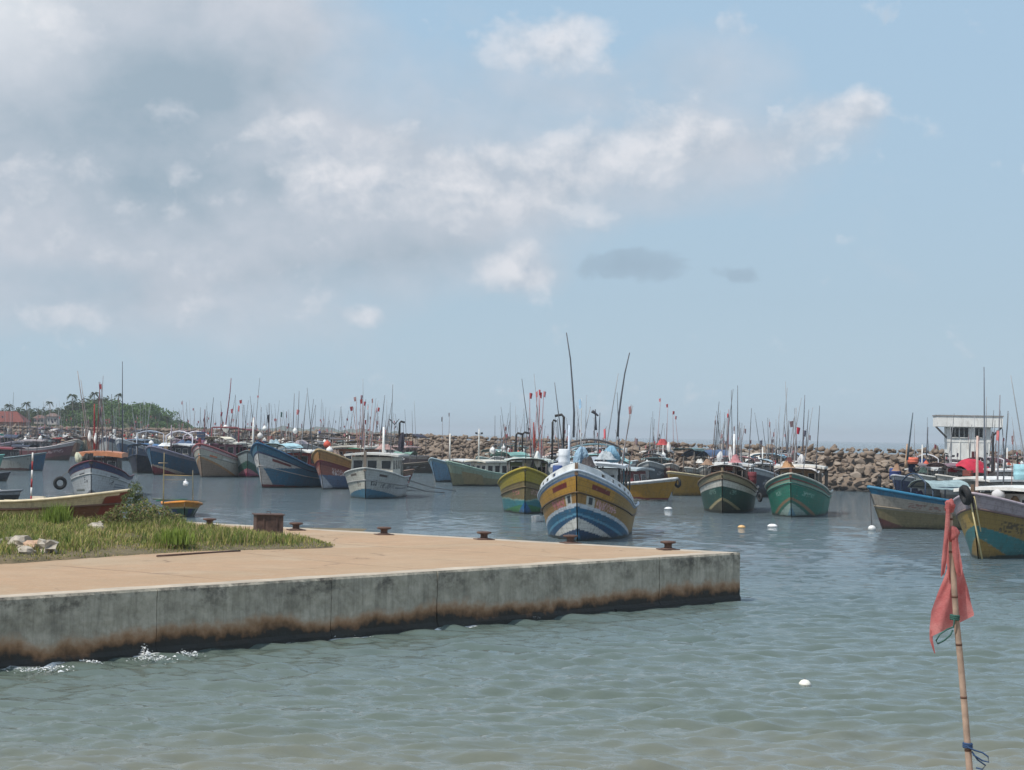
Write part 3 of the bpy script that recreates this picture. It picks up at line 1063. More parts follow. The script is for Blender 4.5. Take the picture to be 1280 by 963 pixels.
def quay_mats():
    m, t, bs = base_mat('sandy quay surface')
    p = geo_pos(t)
    f1 = noise(t, p, 0.16, 6, 0.6, 0.5)
    f2 = noise(t, p, 1.7, 6, 0.7)
    # wheel wear drawn out along the quay
    rot = nt_rot(t, p, math.atan2(NEAR.y, NEAR.x))
    tr = noise(t, mapping(t, rot, (0.05, 0.8, 1)), 1.0, 5, 0.6)
    c = ramp(t, f1, [(0.3, (0.47, 0.345, 0.235)), (0.5, (0.455, 0.305, 0.195)), (0.72, (0.47, 0.395, 0.29))])
    c = mixc(t, ramp(t, tr, [(0.42, 0.0), (0.66, 0.55)]), c, (0.385, 0.275, 0.175))
    c = mixc(t, ramp(t, f2, [(0.35, 0.25), (0.6, 0.0)]), c, (0.30, 0.22, 0.15))
    c = mixc(t, ramp(t, noise(t, p, 12, 3, 0.6), [(0.58, 0.0), (0.72, 0.5)]), c, (0.52, 0.44, 0.34))
    # slab joints half filled with sand, hairline cracks, oil spots
    rx = t.nodes.new('ShaderNodeSeparateXYZ')
    t.links.new(rot, rx.inputs[0])
    wob = mth(t, 'MULTIPLY', noise(t, p, 0.9, 4, 0.6), 0.35)
    jx = mth(t, 'ABSOLUTE', mth(t, 'SUBTRACT', mth(t, 'FRACT', mth(t, 'DIVIDE', mth(t, 'ADD', rx.outputs[0], wob), 6.4)), 0.5))
    jm = mth(t, 'MULTIPLY', ramp(t, jx, [(0.0, 1.0), (0.006, 0.6), (0.011, 0.0)]), ramp(t, noise(t, p, 0.6, 3), [(0.4, 0.15), (0.6, 0.8)]))
    c = mixc(t, jm, c, (0.16, 0.115, 0.08))
    vo = t.nodes.new('ShaderNodeTexVoronoi')
    vo.feature = 'DISTANCE_TO_EDGE'
    vo.inputs['Scale'].default_value = 0.22
    dist_ = t.nodes.new('ShaderNodeVectorMath'); dist_.operation = 'ADD'
    nz_ = t.nodes.new('ShaderNodeTexNoise'); nz_.inputs['Scale'].default_value = 0.8; nz_.inputs['Detail'].default_value = 5
    t.links.new(p, nz_.inputs['Vector'])
    t.links.new(p, dist_.inputs[0]); t.links.new(nz_.outputs['Color'], dist_.inputs[1])
    t.links.new(dist_.outputs[0], vo.inputs['Vector'])
    cm = mth(t, 'MULTIPLY', ramp(t, vo.outputs['Distance'], [(0.0, 0.75), (0.010, 0.0)]), ramp(t, noise(t, p, 0.35, 2), [(0.48, 0.0), (0.56, 1.0)]))
    c = mixc(t, cm, c, (0.17, 0.12, 0.085))
    c = mixc(t, ramp(t, noise(t, p, 0.55, 3, 0.5), [(0.66, 0.0), (0.74, 0.45)]), c, (0.20, 0.15, 0.11))
    t.links.new(c, bs.inputs['Base Color'])
    bs.inputs['Roughness'].default_value = 0.95
    bs.inputs['Specular IOR Level'].default_value = 0.1
    bump(t, bs, f2, 0.5, 0.06)
    m2, t, bs = base_mat('stained quay concrete')
    p = geo_pos(t)
    sp = t.nodes.new('ShaderNodeSeparateXYZ')
    t.links.new(p, sp.inputs[0])
    rot = nt_rot(t, p, math.atan2(NEAR.y, NEAR.x))
    wide = noise(t, mapping(t, rot, (0.5, 0.5, 0.5)), 0.55, 5, 0.62)
    mid = noise(t, mapping(t, rot, (1, 1, 1)), 2.2, 7, 0.68)
    drip = noise(t, mapping(t, rot, (2.4, 2.4, 0.18)), 2.0, 6, 0.72)
    z = mth(t, 'ADD', sp.outputs[2], mth(t, 'ADD', mth(t, 'MULTIPLY_ADD', wide, 0.80, -0.43), mth(t, 'MULTIPLY_ADD', mid, 0.42, -0.21)))
    conc = ramp(t, mid, [(0.28, (0.25, 0.225, 0.172)), (0.5, (0.44, 0.396, 0.31)), (0.72, (0.62, 0.555, 0.445))])
    conc = mixc(t, ramp(t, drip, [(0.48, 0.0), (0.72, 0.5)]), conc, (0.085, 0.08, 0.066))
    cap = ramp(t, sp.outputs[2], [(0.0, 0.0), (1.0, 1.0)])
    capm = mth(t, 'MULTIPLY', ramp(t, mth(t, 'ADD', sp.outputs[2], mth(t, 'MULTIPLY', mid, 0.2)), [(0.0, 0.0), (1.0, 1.0)]), 0.0)
    zz = t.nodes.new('ShaderNodeMapRange')
    zz.inputs[1].default_value = -0.2
    zz.inputs[2].default_value = 1.5
    t.links.new(z, zz.inputs[0])
    def q(v):
        return (v + 0.2) / 1.7
    band = ramp(t, zz.outputs[0], [(q(0.02), 0.0), (q(0.05), 1.0), (q(0.60), 1.0), (q(0.74), 0.0)])
    bcol = ramp(t, zz.outputs[0], [(q(0.08), (0.030, 0.031, 0.027)), (q(0.20), (0.036, 0.030, 0.022)), (q(0.27), (0.15, 0.080, 0.038)), (q(0.37), (0.31, 0.175, 0.090)), (q(0.50), (0.45, 0.32, 0.215)), (q(0.7), (0.33, 0.29, 0.24))])
    c = mixc(t, ramp(t, zz.outputs[0], [(q(0.46), 1.0), (q(0.64), 0.0)]), conc, bcol)
    # darker weathered cap course
    blot = noise(t, mapping(t, rot, (0.9, 0.9, 1.4)), 1.3, 7, 0.75)
    wz = t.nodes.new('ShaderNodeMapRange')
    wz.inputs[1].default_value = 0.75
    wz.inputs[2].default_value = 1.35
    t.links.new(sp.outputs[2], wz.inputs[0])
    c = mixc(t, mth(t, 'MULTIPLY', ramp(t, blot, [(0.50, 0.0), (0.64, 0.85)]), wz.outputs[0], clamp=True), c, (0.05, 0.042, 0.035))
    t.links.new(c, bs.inputs['Base Color'])
    bs.inputs['Roughness'].default_value = 0.85
    bump(t, bs, mth(t, 'ADD', mid, drip), 0.5, 0.05)
    m3 = mat('pale edge concrete', (0.47, 0.40, 0.31), 0.9, 0.2, 1.2, 0.4, (0.30, 0.20, 0.13))
    return m, m2, m3


def nt_rot(t, p, a):
    n = t.nodes.new('ShaderNodeVectorRotate')
    n.rotation_type = 'Z_AXIS'
    n.inputs['Angle'].default_value = -a
    t.links.new(p, n.inputs['Vector'])
    return n.outputs[0]


MDECK, MWALL, MEDGE = quay_mats()
INN = 0.45
nn = Vector((-NEAR.y, NEAR.x, 0))
if nn.y > 0:
    nn = -nn                                            # out of the near face, towards the lens
nf = Vector((-FAR.y, FAR.x, 0))
if nf.y < 0:
    nf = -nf

# walking surface: a wedge with slight unevenness
g = []
for i in range(61):
    u = i / 60
    pa = qc + NEAR * (LN * u) - nn * 0.40
    pb = qc + FAR * (LF * u) - nf * 0.40
    if i == 0:
        pa = pb = qc - (nn + nf) * 0.9
    row = []
    for j in range(25):
        v = j / 24
        p = pa.lerp(pb, v)
        e = min(1.0, 4 * v, 4 * (1 - v)) * min(1, u * 4)
        row.append((p.x, p.y, ZT + 0.001 + e * (0.03 * math.sin(p.x * 0.5 + p.y * 0.23) + 0.02 * math.sin(p.y * 0.61))))
    g.append(row)
gd = MB().sheet(g).build('ground', MDECK)
tag(gd, kind='structure')

wall = empty('quay_wall', (qc.x, qc.y, 0))
tag(wall, 'long weathered concrete quay wall with rust and algae stains above the water', 'quay wall')
wall_o = wall.location.copy()


def on_near(px):
    """distance along the near edge, from the corner, of the pixel column px"""
    best = min((abs((at(px, 748 - 57 * px / 925, ZT) - (qc + NEAR * s)).length), s) for s in np.linspace(0, LN, 4000))
    return best[1]


joints = [0.0] + [on_near(x) for x in (825, 697, 547, 415, 197)] 
joints += [joints[-1] + 9.0, joints[-1] + 18.0, LN]
joints = [j for j in joints if j <= LN]
pr = np.random.default_rng(9)
for k in range(len(joints) - 1):
    s0, s1 = joints[k] + (0.011 if k else 0), joints[k + 1] - 0.011
    nsx = max(8, int((s1 - s0) / 0.16))
    off = pr.uniform(-0.012, 0.012) if k else 0
    grid = []
    zs = np.concatenate([np.linspace(-1.0, 0.0, 3, endpoint=False), np.linspace(0, ZT - 0.05, 16), [ZT + 0.002]])
    V = []
    for i in range(nsx + 1):
        s = s0 + (s1 - s0) * i / nsx
        row = []
        for z in zs:
            o = off + 0.016 * math.sin(s * 1.9 + z * 3) * math.sin(z * 4.1 + s * 0.6) + pr.uniform(-0.006, 0.006)
            if z > ZT - 0.02:
                o = off - 0.03 + pr.uniform(-0.012, 0.006)          # chipped arris
            if z < 0.16:
                o += 0.05
            p = qc + NEAR * s + nn * o
            row.append((p.x - wall_o.x, p.y - wall_o.y, float(z)))
        p = qc + NEAR * s - nn * 0.44
        row.append((p.x - wall_o.x, p.y - wall_o.y, ZT - 0.003))
        grid.append(row)
    mb = MB().sheet(grid)
    R, C = len(grid), len(grid[0])
    # end faces
    for i in (0, R - 1):
        base = len(mb.v)
        vs = [grid[i][j] for j in range(C)] + [(grid[i][C - 1][0], grid[i][C - 1][1], -1.0)]
        mb.add(vs, [tuple(range(len(vs)))])
    mb.build('wall_panel', MWALL, wall)
# backing so that the joints read dark, far face, top kerbs of paler concrete
mb = MB()
def slab(mb, p0, p1, inward, d0, d1, z0, z1):
    q = []
    for z in (z0, z1):
        for p, d in ((p0, d0), (p1, d0), (p1, d1), (p0, d1)):
            w = p + inward * d - wall_o
            q.append((w.x, w.y, z))
    mb.add(q, [(3, 2, 1, 0), (4, 5, 6, 7), (0, 1, 5, 4), (1, 2, 6, 5), (2, 3, 7, 6), (3, 0, 4, 7)])
slab(mb, qc + NEAR * 1.2, A2, -nn, 0.07, 0.5, -1.0, ZT - 0.03)
mb.build('wall_core', pm((40, 36, 32), 0.9), wall)
mb = MB()
slab(mb, qc - nf * 0.0 + FAR * 0.05, F2, -nf, 0.0, 0.5, -1.0, ZT - 0.006)
mb.build('seaward_face', MWALL, wall)
def kerb_strip(e0, e1, inward, w, steps):
    g = []
    for i in range(steps + 1):
        p = e0.lerp(e1, i / steps) - wall_o
        q_ = p + inward * (w + 0.06 * math.sin(i * 1.7) + 0.04 * math.sin(i * 0.6))
        p_ = p + inward * 0.05
        g.append([(p_.x, p_.y, ZT + 0.006), (q_.x, q_.y, ZT + 0.006)])
    return MB().sheet(g, 0.02)
kerb_strip(qc + NEAR * 0.9, A2, -nn, 0.62, 90).build('quay_edge', MEDGE, wall)
kerb_strip(qc + FAR * 0.9, F2, -nf, 0.7, 90).build('quay_edge', MEDGE, wall)
tipm = MB()
tip = [qc - (nn + nf) * 0.02, qc + NEAR * 0.9 - nn * 0.05, qc + NEAR * 0.9 - nn * 0.62, qc - (nn + nf) * 0.9, qc + FAR * 0.9 - nf * 0.7, qc + FAR * 0.9 - nf * 0.05]
tipm.add([(p.x - wall_o.x, p.y - wall_o.y, ZT + 0.004) for p in tip], [tuple(range(6))])
tipm.build('corner_slab', MEDGE, wall)
# end nosing that closes the corner
mb = MB()
c0 = qc + FAR * 0.25
mb.add([(p.x - wall_o.x, p.y - wall_o.y, z) for z in (-1.0, ZT - 0.004) for p in (qc + nn * 0.004, c0, c0 - nf * 0.3, qc + NEAR * 0.4 - nn * 0.08)],
       [(0, 1, 5, 4), (1, 2, 6, 5), (4, 5, 6, 7), (3, 0, 4, 7)])
mb.build('corner_post', MWALL, wall)
# footing that shows at the waterline near the corner
mb = MB()
slab(mb, qc + NEAR * 0.25, qc + NEAR * 6.2, nn, 0.0, 0.14, -0.8, 0.10)
mb.build('footing', pm((44, 46, 44), 0.8), wall)

# bollards
RUST = mat('rusted iron', (0.10, 0.056, 0.042), 0.8, 0.5, 6, 0.6, (0.05, 0.03, 0.025))


def bollard(px, py, label, s=1.0):
    p = at(px, py, ZT)
    r = empty('bollard', (p.x, p.y, ZT + 0.004))
    tag(r, label, 'bollard', 'iron bollards along the far edge of the quay')
    MB().lathe([(.24, 0), (.24, .04), (.17, .055)], n=18).box((0, 0, .015), (.56, .56, .03)).build('base', RUST, r)
    MB().lathe([(.13, .05), (.115, .1), (.115, .16), (.15, .19)], n=18).build('neck', RUST, r)
    MB().lathe([(.15, .19), (.235, .205), (.245, .235), (.225, .262), (.1, .275)], n=18).build('cap', RUST, r)
    r.scale = (s, s, s)
    r.rotation_euler.z = rad(20)


bollard(262, 657.5, 'rusty bollard on the quay just past the scrubby grass, behind the shrub')
bollard(370, 663, 'rusty bollard on the quay beside the brown steel box')
bollard(480, 669, 'rusty bollard on the quay in line with the white boat with a blue bottom')
bollard(605, 675, 'rusty bollard on the quay in front of the olive and teal boat')
bollard(713, 679.5, 'rusty bollard on the quay below the stem of the big yellow boat')
bollard(835, 687.5, 'rusty bollard nearest the outer corner of the quay')

# the rusty steel box
p = at(335, 672, ZT)
r = empty('steel_box', (p.x, p.y, ZT + 0.03), rad(14))
tag(r, 'rusty brown steel box standing in the grass on the quay', 'steel box')
MB().box((0, 0, .35), (.86, .86, .70)).box((-.2, -.438, .35), (.05, .02, .66)).box((.22, -.438, .35), (.05, .02, .66)).build('body', RUST, r)
MB().box((0, 0, .715), (.96, .96, .03)).build('lid', RUST, r)
MB().tube([(-.05, 0, .73), (-.05, 0, .80), (.06, 0, .80), (.06, 0, .73)], .012, .012, 5).build('handle', RUST, r)

# ------------------------------------------------------------------ scrub on the quay
poly_px = [(-130, 712), (0, 703), (100, 698), (200, 694), (300, 690), (380, 686), (418, 683), (395, 676), (350, 672), (300, 668), (236, 664), (196, 659), (150, 654), (60, 650), (-130, 648)]
poly = [at(x, y, ZT) for x, y in poly_px]
PX = np.array([(p.x, p.y) for p in poly])


def inside(x, y, P=PX):
    r = np.zeros(np.shape(x), bool)
    j = len(P) - 1
    for i in range(len(P)):
        c = ((P[i, 1] > y) != (P[j, 1] > y)) & (x < (P[j, 0] - P[i, 0]) * (y - P[i, 1]) / (P[j, 1] - P[i, 1] + 1e-12) + P[i, 0])
        r ^= c
        j = i
    return r


def edge_dist(x, y, P=PX):
    d = np.full(np.shape(x), 1e9)
    for i in range(len(P)):
        a, b = P[i - 1], P[i]
        ab = b - a
        t = np.clip(((x - a[0]) * ab[0] + (y - a[1]) * ab[1]) / (ab @ ab), 0, 1)
        d = np.minimum(d, np.hypot(x - a[0] - t * ab[0], y - a[1] - t * ab[1]))
    return d


def mound_h(x, y):
    d = np.where(inside(x, y), edge_dist(x, y), 0)
    hh = 0.24 * (1 - np.exp(-d / 1.6)) * (0.8 + 0.35 * np.sin(x * 1.3) * np.sin(y * 0.9 + 1))
    return hh


x0, x1, y0, y1 = PX[:, 0].min(), PX[:, 0].max(), PX[:, 1].min(), PX[:, 1].max()
gx, gy = np.meshgrid(np.linspace(x0, x1, 110), np.linspace(y0, y1, 110), indexing='ij')
hh = mound_h(gx, gy)
gz = np.where(inside(gx, gy), ZT + 0.035 + hh, ZT - 0.12)
ia, ja = np.meshgrid(np.arange(109), np.arange(109), indexing='ij')
q = np.stack([ia * 110 + ja, (ia + 1) * 110 + ja, (ia + 1) * 110 + ja + 1, ia * 110 + ja + 1], -1).reshape(-1, 4).astype(np.int32)
me = np_mesh('terrain', np.stack([gx, gy, gz], -1).reshape(-1, 3), q, smooth=True)
tm, tt, bs = base_mat('earth under the scrub')
f = noise(tt, geo_pos(tt), 1.4, 6, 0.7)
tt.links.new(ramp(tt, f, [(0.35, (0.10, 0.085, 0.045)), (0.7, (0.20, 0.15, 0.085))]), bs.inputs['Base Color'])
bs.inputs['Roughness'].default_value = 0.95
tag(link_mesh('terrain', me, tm), kind='structure')


def blades(n, xs_, ys_, zs_, hgt, wid, cols, lean=0.5, rng=RNG):
    """n blades of grass: bent two-segment strips"""
    az = rng.uniform(0, 6.283, n)
    ld_ = rng.uniform(0.1, lean, n) * hgt
    dx, dy = np.cos(az), np.sin(az)
    pxv, pyv = -dy * wid, dx * wid
    V = np.zeros((n, 5, 3))
    V[:, 0] = np.stack([xs_ - pxv, ys_ - pyv, zs_ - 0.02], -1)
    V[:, 1] = np.stack([xs_ + pxv, ys_ + pyv, zs_ - 0.02], -1)
    mx, my, mz = xs_ + dx * ld_ * 0.35, ys_ + dy * ld_ * 0.35, zs_ + hgt * 0.6
    V[:, 2] = np.stack([mx + pxv * .8, my + pyv * .8, mz], -1)
    V[:, 3] = np.stack([mx - pxv * .8, my - pyv * .8, mz], -1)
    V[:, 4] = np.stack([xs_ + dx * ld_, ys_ + dy * ld_, zs_ + hgt], -1)
    b = (np.arange(n) * 5)[:, None]
    F1 = np.concatenate([b + np.array([[0, 1, 2]]), b + np.array([[0, 2, 3]]), b + np.array([[3, 2, 4]])]).astype(np.int32)
    return V.reshape(-1, 3), F1, np.repeat(cols, 5, 0)


LEAF = vcol_mat('leaves and grass', 0.7, 0.35)
nb = 52000
bx, by = RNG.uniform(x0, x1, nb * 3), RNG.uniform(y0, y1, nb * 3)
ok = inside(bx, by)
bx, by = bx[ok][:nb], by[ok][:nb]
nb = len(bx)
patch = np.sin(bx * 0.9 + 1.3 * np.sin(by * 0.5)) * np.sin(by * 0.75 + 0.8 * np.sin(bx * 0.6))
patch2 = np.sin(bx * 2.3 + 4) * np.sin(by * 1.9 + 2 * np.sin(bx))
edge = np.clip(edge_dist(bx, by) / 0.9, 0.25, 1)
hgt = RNG.uniform(0.08, 0.30, nb) * edge * (1 + 0.4 * patch + 0.4 * patch2)
thin = np.sin(bx * 1.7 + 2.2 * np.sin(by * 0.9)) * np.sin(by * 1.4 + 1.1 * bx)
hgt = np.where(thin < -0.5, hgt * 0.3, hgt)
hgt = np.where((edge < .9) & (RNG.random(nb) < .45), hgt * .25, hgt)
green, yel, dry, dark = np.array((0.21, 0.255, 0.06)), np.array((0.38, 0.36, 0.11)), np.array((0.43, 0.33, 0.17)), np.array((0.11, 0.16, 0.04))
k = RNG.random(nb)
pp = (patch + 1) / 2
cols = np.where((k < 0.42 * pp + 0.12)[:, None], green, np.where((k < 0.62)[:, None], yel, np.where((k < 0.78 + 0.1 * patch2)[:, None], dark, dry)))
cols = cols * RNG.uniform(0.7, 1.25, (nb, 1))
V, Fb, C = blades(nb, bx, by, ZT + 0.03 + mound_h(bx, by), hgt, RNG.uniform(0.006, 0.018, nb), cols, 1.1)
tag(link_mesh('grass', np_mesh('grass', V, Fb, C), LEAF), kind='stuff')


def leaf_cloud(centers, radii, n, size, cols, rng, zmin=None):
    """n small leaf faces spread through several uneven ellipsoids"""
    centers = np.array(centers)
    radii = np.array(radii)
    pick = rng.integers(0, len(centers), n)
    d = rng.normal(size=(n, 3))
    d /= np.linalg.norm(d, axis=1)[:, None]
    rr = rng.uniform(0.35, 1.0, n) ** 0.6
    lump = 1 + 0.25 * np.sin(d[:, 0] * 5 + pick) * np.sin(d[:, 1] * 4 + 2 * pick)
    p = centers[pick] + d * radii[pick] * (rr * lump)[:, None]
    if zmin is not None:
        p[:, 2] = np.maximum(p[:, 2], zmin)
    u = rng.normal(size=(n, 3))
    u /= np.linalg.norm(u, axis=1)[:, None]
    w = np.cross(u, rng.normal(size=(n, 3)))
    w /= np.linalg.norm(w, axis=1)[:, None]
    s = rng.uniform(0.6, 1.3, n)[:, None] * size
    V = np.stack([p - u * s, p - w * s * 0.45, p + u * s, p + w * s * 0.45], 1).reshape(-1, 3)
    Fq = (np.arange(n * 4).reshape(n, 4)).astype(np.int32)
    cc = np.array(cols)[rng.integers(0, len(cols), n)] * rng.uniform(0.65, 1.25, (n, 1)) 
    return V, Fq, np.repeat(cc, 4, 0)


def shrub(name, label, cat, px, py, spec, n, size, cols, stems=6, seed=1):
    p = at(px, py, ZT)
    rg = np.random.default_rng(seed)
    r = empty(name, (p.x, p.y, ZT + 0.2))
    tag(r, label, cat)
    V, Fq, C = leaf_cloud([s[:3] for s in spec], [s[3:] for s in spec], n, size, cols, rg, zmin=0.02)
    link_mesh('foliage', np_mesh('foliage', V, Fq, C), LEAF, r)
    mb = MB()
    for s in spec[:stems]:
        mb.tube([(s[0] * .2, s[1] * .2, -0.2), (s[0] * .6, s[1] * .6, s[2] * .5), (s[0], s[1], s[2] + s[5] * .6)], .018, .006, 5)
    mb.build('stem', pm((92, 78, 56), 0.9), r)


shrub('shrub', 'low dark green shrub at the end of the scrubby grass', 'shrub', 186, 669,
      [(-.8, 0, .42, .5, .5, .40), (-.25, .1, .50, .5, .6, .42), (.3, 0, .40, .5, .5, .38), (.75, .1, .25, .45, .5, .28), (.1, -.4, .25, .6, .4, .3), (1.0, 0, .1, .4, .4, .2), (-1.2, -.1, .25, .35, .4, .3)], 6500, .05,
      [(.19, .24, .07), (.27, .29, .10), (.31, .26, .12), (.13, .17, .06), (.24, .18, .10)], seed=3)
shrub('weed_plant', 'tall pale green weed rising from the left side of the shrub'.replace('left side of the', 'edge of the low'), 'plant', 168, 664,
      [(0, 0, 1.15, .24, .22, .3), (-.22, 0, .85, .28, .2, .26), (.2, 0, .8, .24, .2, .26), (.05, 0, .3, .25, .22, .3)], 1100, .045,
      [(.13, .17, .06), (.18, .21, .09), (.09, .12, .05)], seed=5)
for (qx, qy, lab, hh_, sd) in ((72, 664, 'bright yellow green grass tuft beside the beached dinghy', .75, 7), (218, 690, 'pale tuft of tall grass at the sandy edge below the shrub', .5, 8)):
    p = at(qx, qy, ZT)
    rg = np.random.default_rng(sd)
    k = 420
    tx, ty = rg.normal(0, .22, k), rg.normal(0, .2, k)
    V, Fb, C = blades(k, tx, ty, np.zeros(k), rg.uniform(.4, 1.0, k) * hh_, rg.uniform(.008, .016, k), np.array((.24, .32, .06)) * rg.uniform(.6, 1.2, (k, 1)), 0.6, rg)
    o = link_mesh('grass_tuft', np_mesh('grass_tuft', V, Fb, C), LEAF)
    o.location = (p.x, p.y, ZT + 0.25)
    tag(o, lab, 'grass tuft')

# rocks and rubble lying in the grass
ROCKM = mat('pale rubble', (0.42, 0.37, 0.30), 0.9, 0.3, 4, 0.5, (0.16, 0.14, 0.11))
for (qx, qy, s, lab) in ((10, 690, .26, 'flat pale stone at the outer end of the rubble in the grass'), (27, 692, .33, 'biggest pale stone of the rubble lying in the grass'), (42, 694, .24, 'sharp edged stone with an orange patch in the rubble in the grass'),
                         (58, 696, .30, 'rounded grey stone at the end of the rubble nearest the road'), (33, 698, .2, 'small stone in front of the rubble in the grass'), (122, 672, .3, 'pale broken stone in the grass under the dinghy bow'), (133, 668, .22, 'small grey stone in the grass beside the shrub')):
    p = at(qx, qy, ZT)
    z = float(mound_h(np.array(p.x), np.array(p.y)))
    o = MB().blob((0, 0, 0), (s * 1.25, s, s * .72), seed=qx, rough=.5, nu=9, nv=6).build('rubble_stone', ROCKM if qx != 42 else mat('orange rubble', (0.55, 0.36, 0.24), .9), None, (p.x, p.y, ZT + z + s * .45))
    o.data.polygons.foreach_set('use_smooth', [False] * len(o.data.polygons))
    o.rotation_euler = (0, 0, qx * .3)
    tag(o, lab, 'stone')

# rusty pipe along the grass
pa, pb = at(196, 698, ZT), at(300, 691.5, ZT)
o = MB().tube([pa + Vector((0, 0, .06)), pa.lerp(pb, .5) + Vector((0, 0, .065)), pb + Vector((0, 0, .06))], .026, .026, 8).build('rusty_pipe', RUST)
tag(o, 'thin rusty pipe lying along the sandy edge of the grass', 'pipe')

# red and white banded pole
p = at(38, 655, ZT)
Yp = p.y + 1.2
top, bot = atd(41, 566, Yp), atd(38, 640, Yp)
r = empty('banded_pole', (bot.x, bot.y, ZT))
tag(r, 'thin red and white banded pole standing behind the beached dinghy', 'pole')
k = top - Vector((bot.x, bot.y, ZT))
segs = 8
for i in range(segs):
    MB().tube([k * (i / segs), k * ((i + 1) / segs)], .032, .032, 7).build('band', pm((150, 40, 42) if i % 2 == 0 else (225, 222, 218), .5), r)

# ------------------------------------------------------------------ breakwater
BW = [(78, 170, 4.2), (52, 184, 4.3), (34, 190, 4.35), (14, 215, 4.5), (-14, 262, 4.9), (-42, 318, 5.0), (-72, 372, 5.0), (-110, 420, 5.0), (-170, 470, 5.0)]
BWP = np.array(BW, float)
seg = np.hypot(np.diff(BWP[:, 0]), np.diff(BWP[:, 1]))
cum = np.concatenate([[0], np.cumsum(seg)])


def bw_at(s):
    x = np.interp(s, cum, BWP[:, 0])
    y = np.interp(s, cum, BWP[:, 1])
    h = np.interp(s, cum, BWP[:, 2])
    e = 2.0
    dx = np.interp(s + e, cum, BWP[:, 0]) - np.interp(s - e, cum, BWP[:, 0])
    dy = np.interp(s + e, cum, BWP[:, 1]) - np.interp(s - e, cum, BWP[:, 1])
    l = np.hypot(dx, dy) + 1e-9
    nx, ny = -dy / l, dx / l                             # towards the harbour
    flip = np.where(ny > 0, -1.0, 1.0)
    return x, y, h, nx * flip, ny * flip


def boulder_mesh(seed, sub=2):
    rg = np.random.default_rng(seed)
    import bmesh
    bm = bmesh.new()
    bmesh.ops.create_icosphere(bm, subdivisions=sub, radius=1.0)
    planes = [(Vector(rg.normal(size=3)).normalized(), rg.uniform(0.45, 0.78)) for _ in range(14)]
    sc = np.array((1.25, .95, .7)) * rg.uniform(0.8, 1.2, 3)
    for v in bm.verts:
        for nrm, d in planes:
            k = v.co.dot(nrm)
            if k > d:
                v.co -= nrm * (k - d)
        v.co = Vector((v.co.x * sc[0], v.co.y * sc[1], v.co.z * sc[2])) * (1 + rg.uniform(-.03, .03))
    me = bpy.data.meshes.new('boulder')
    bm.to_mesh(me)
    bm.free()
    return me


def boulder_mat():
    m, t, bs = base_mat('breakwater rock')
    oi = t.nodes.new('ShaderNodeObjectInfo').outputs['Random']
    p = geo_pos(t)
    f = noise(t, p, 0.9, 6, 0.68)
    big = noise(t, p, 0.35, 3, 0.5)
    base = ramp(t, mth(t, 'ADD', mth(t, 'MULTIPLY', oi, 0.5), mth(t, 'MULTIPLY', big, 0.5)), [(0.15, (0.16, 0.118, 0.09)), (0.38, (0.235, 0.18, 0.135)), (0.6, (0.30, 0.238, 0.183)), (0.88, (0.42, 0.35, 0.28))])
    c = mixc(t, ramp(t, f, [(0.4, 0.0), (0.66, 0.6)]), base, (0.12, 0.09, 0.07))
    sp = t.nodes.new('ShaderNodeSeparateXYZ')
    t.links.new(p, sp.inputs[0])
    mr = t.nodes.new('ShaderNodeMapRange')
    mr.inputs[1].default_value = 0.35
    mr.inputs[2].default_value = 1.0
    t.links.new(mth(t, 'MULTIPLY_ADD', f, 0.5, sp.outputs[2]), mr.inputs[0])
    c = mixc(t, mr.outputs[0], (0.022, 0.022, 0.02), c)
    t.links.new(c, bs.inputs['Base Color'])
    bs.inputs['Roughness'].default_value = 0.9
    bump(t, bs, f, 0.6, 0.15)
    return m


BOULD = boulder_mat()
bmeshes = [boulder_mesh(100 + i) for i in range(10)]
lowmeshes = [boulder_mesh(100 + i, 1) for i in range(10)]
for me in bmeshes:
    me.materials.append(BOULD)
rg = np.random.default_rng(21)
rocks = []
s = 0.0
while s < cum[-1] - 1:
    x, y, h, nx, ny = bw_at(s)
    far = y > 330
    step = 0.74 if not far else 1.3
    rows = 13 if not far else 8
    for j in range(-1, rows + 1):
        u = j / (rows - 1)
        uu = min(max(u, -0.1), 1.25)
        jit = rg.normal(0, 0.22, 3)
        # crest at u=1, toe at u=0 ; slope 1 : 1.5
        dist = (1 - min(uu, 1.0)) * h * 1.35
        back = max(0, uu - 1) * 5
        px_, py_ = x + nx * (dist - back), y + ny * (dist - back)
        z = max(-0.3, min(uu, 1.0) * h - 0.38)
        sz = 0.27 * (2.6 ** rg.random()) * (1.0 if not far else 1.5)
        rocks.append((px_ + jit[0], py_ + jit[1], z + jit[2] * (0.5 if u < .85 else .15), sz, rg.integers(0, 10), (rg.normal(0, .38) + .35 * abs(nx), rg.normal(0, .38), rg.uniform(0, 6.28)), s, j))
    s += step * rg.uniform(0.85, 1.15)


def px_of(p):
    v = CAM_M.inverted() @ Vector(p)
    return 640 + F * v.x / -v.z, 481.5 - F * v.y / -v.z


SHOW = [(850, 870, 553, 600), (905, 925, 550, 575), (1000, 1165, 552, 612), (500, 560, 540, 585), (600, 640, 540, 560), (690, 860, 545, 575), (925, 1000, 553, 575), (1165, 1290, 555, 570)]
cand = []
rest = []
for rk in rocks:
    x, y = px_of(rk[:3])
    vis = rk[7] >= 0 and any(a <= x <= b and c <= y <= d for a, b, c, d in SHOW) and rk[7] <= 10
    (cand if vis else rest).append(rk)
cand.sort(key=lambda r: -r[3] / r[1])
rest += cand[290:]
cand = cand[:290]
for rk in cand:
    o = bpy.data.objects.new('boulder', bmeshes[rk[4]])
    o.location = rk[:3]
    o.rotation_euler = tuple(rk[5])
    o.scale = (rk[3] * 1.1, rk[3], rk[3] * 0.85)
    COL.objects.link(o)
    tag(o, 'brown boulder piled with many others on the breakwater slope', 'boulder', 'boulders of the breakwater')
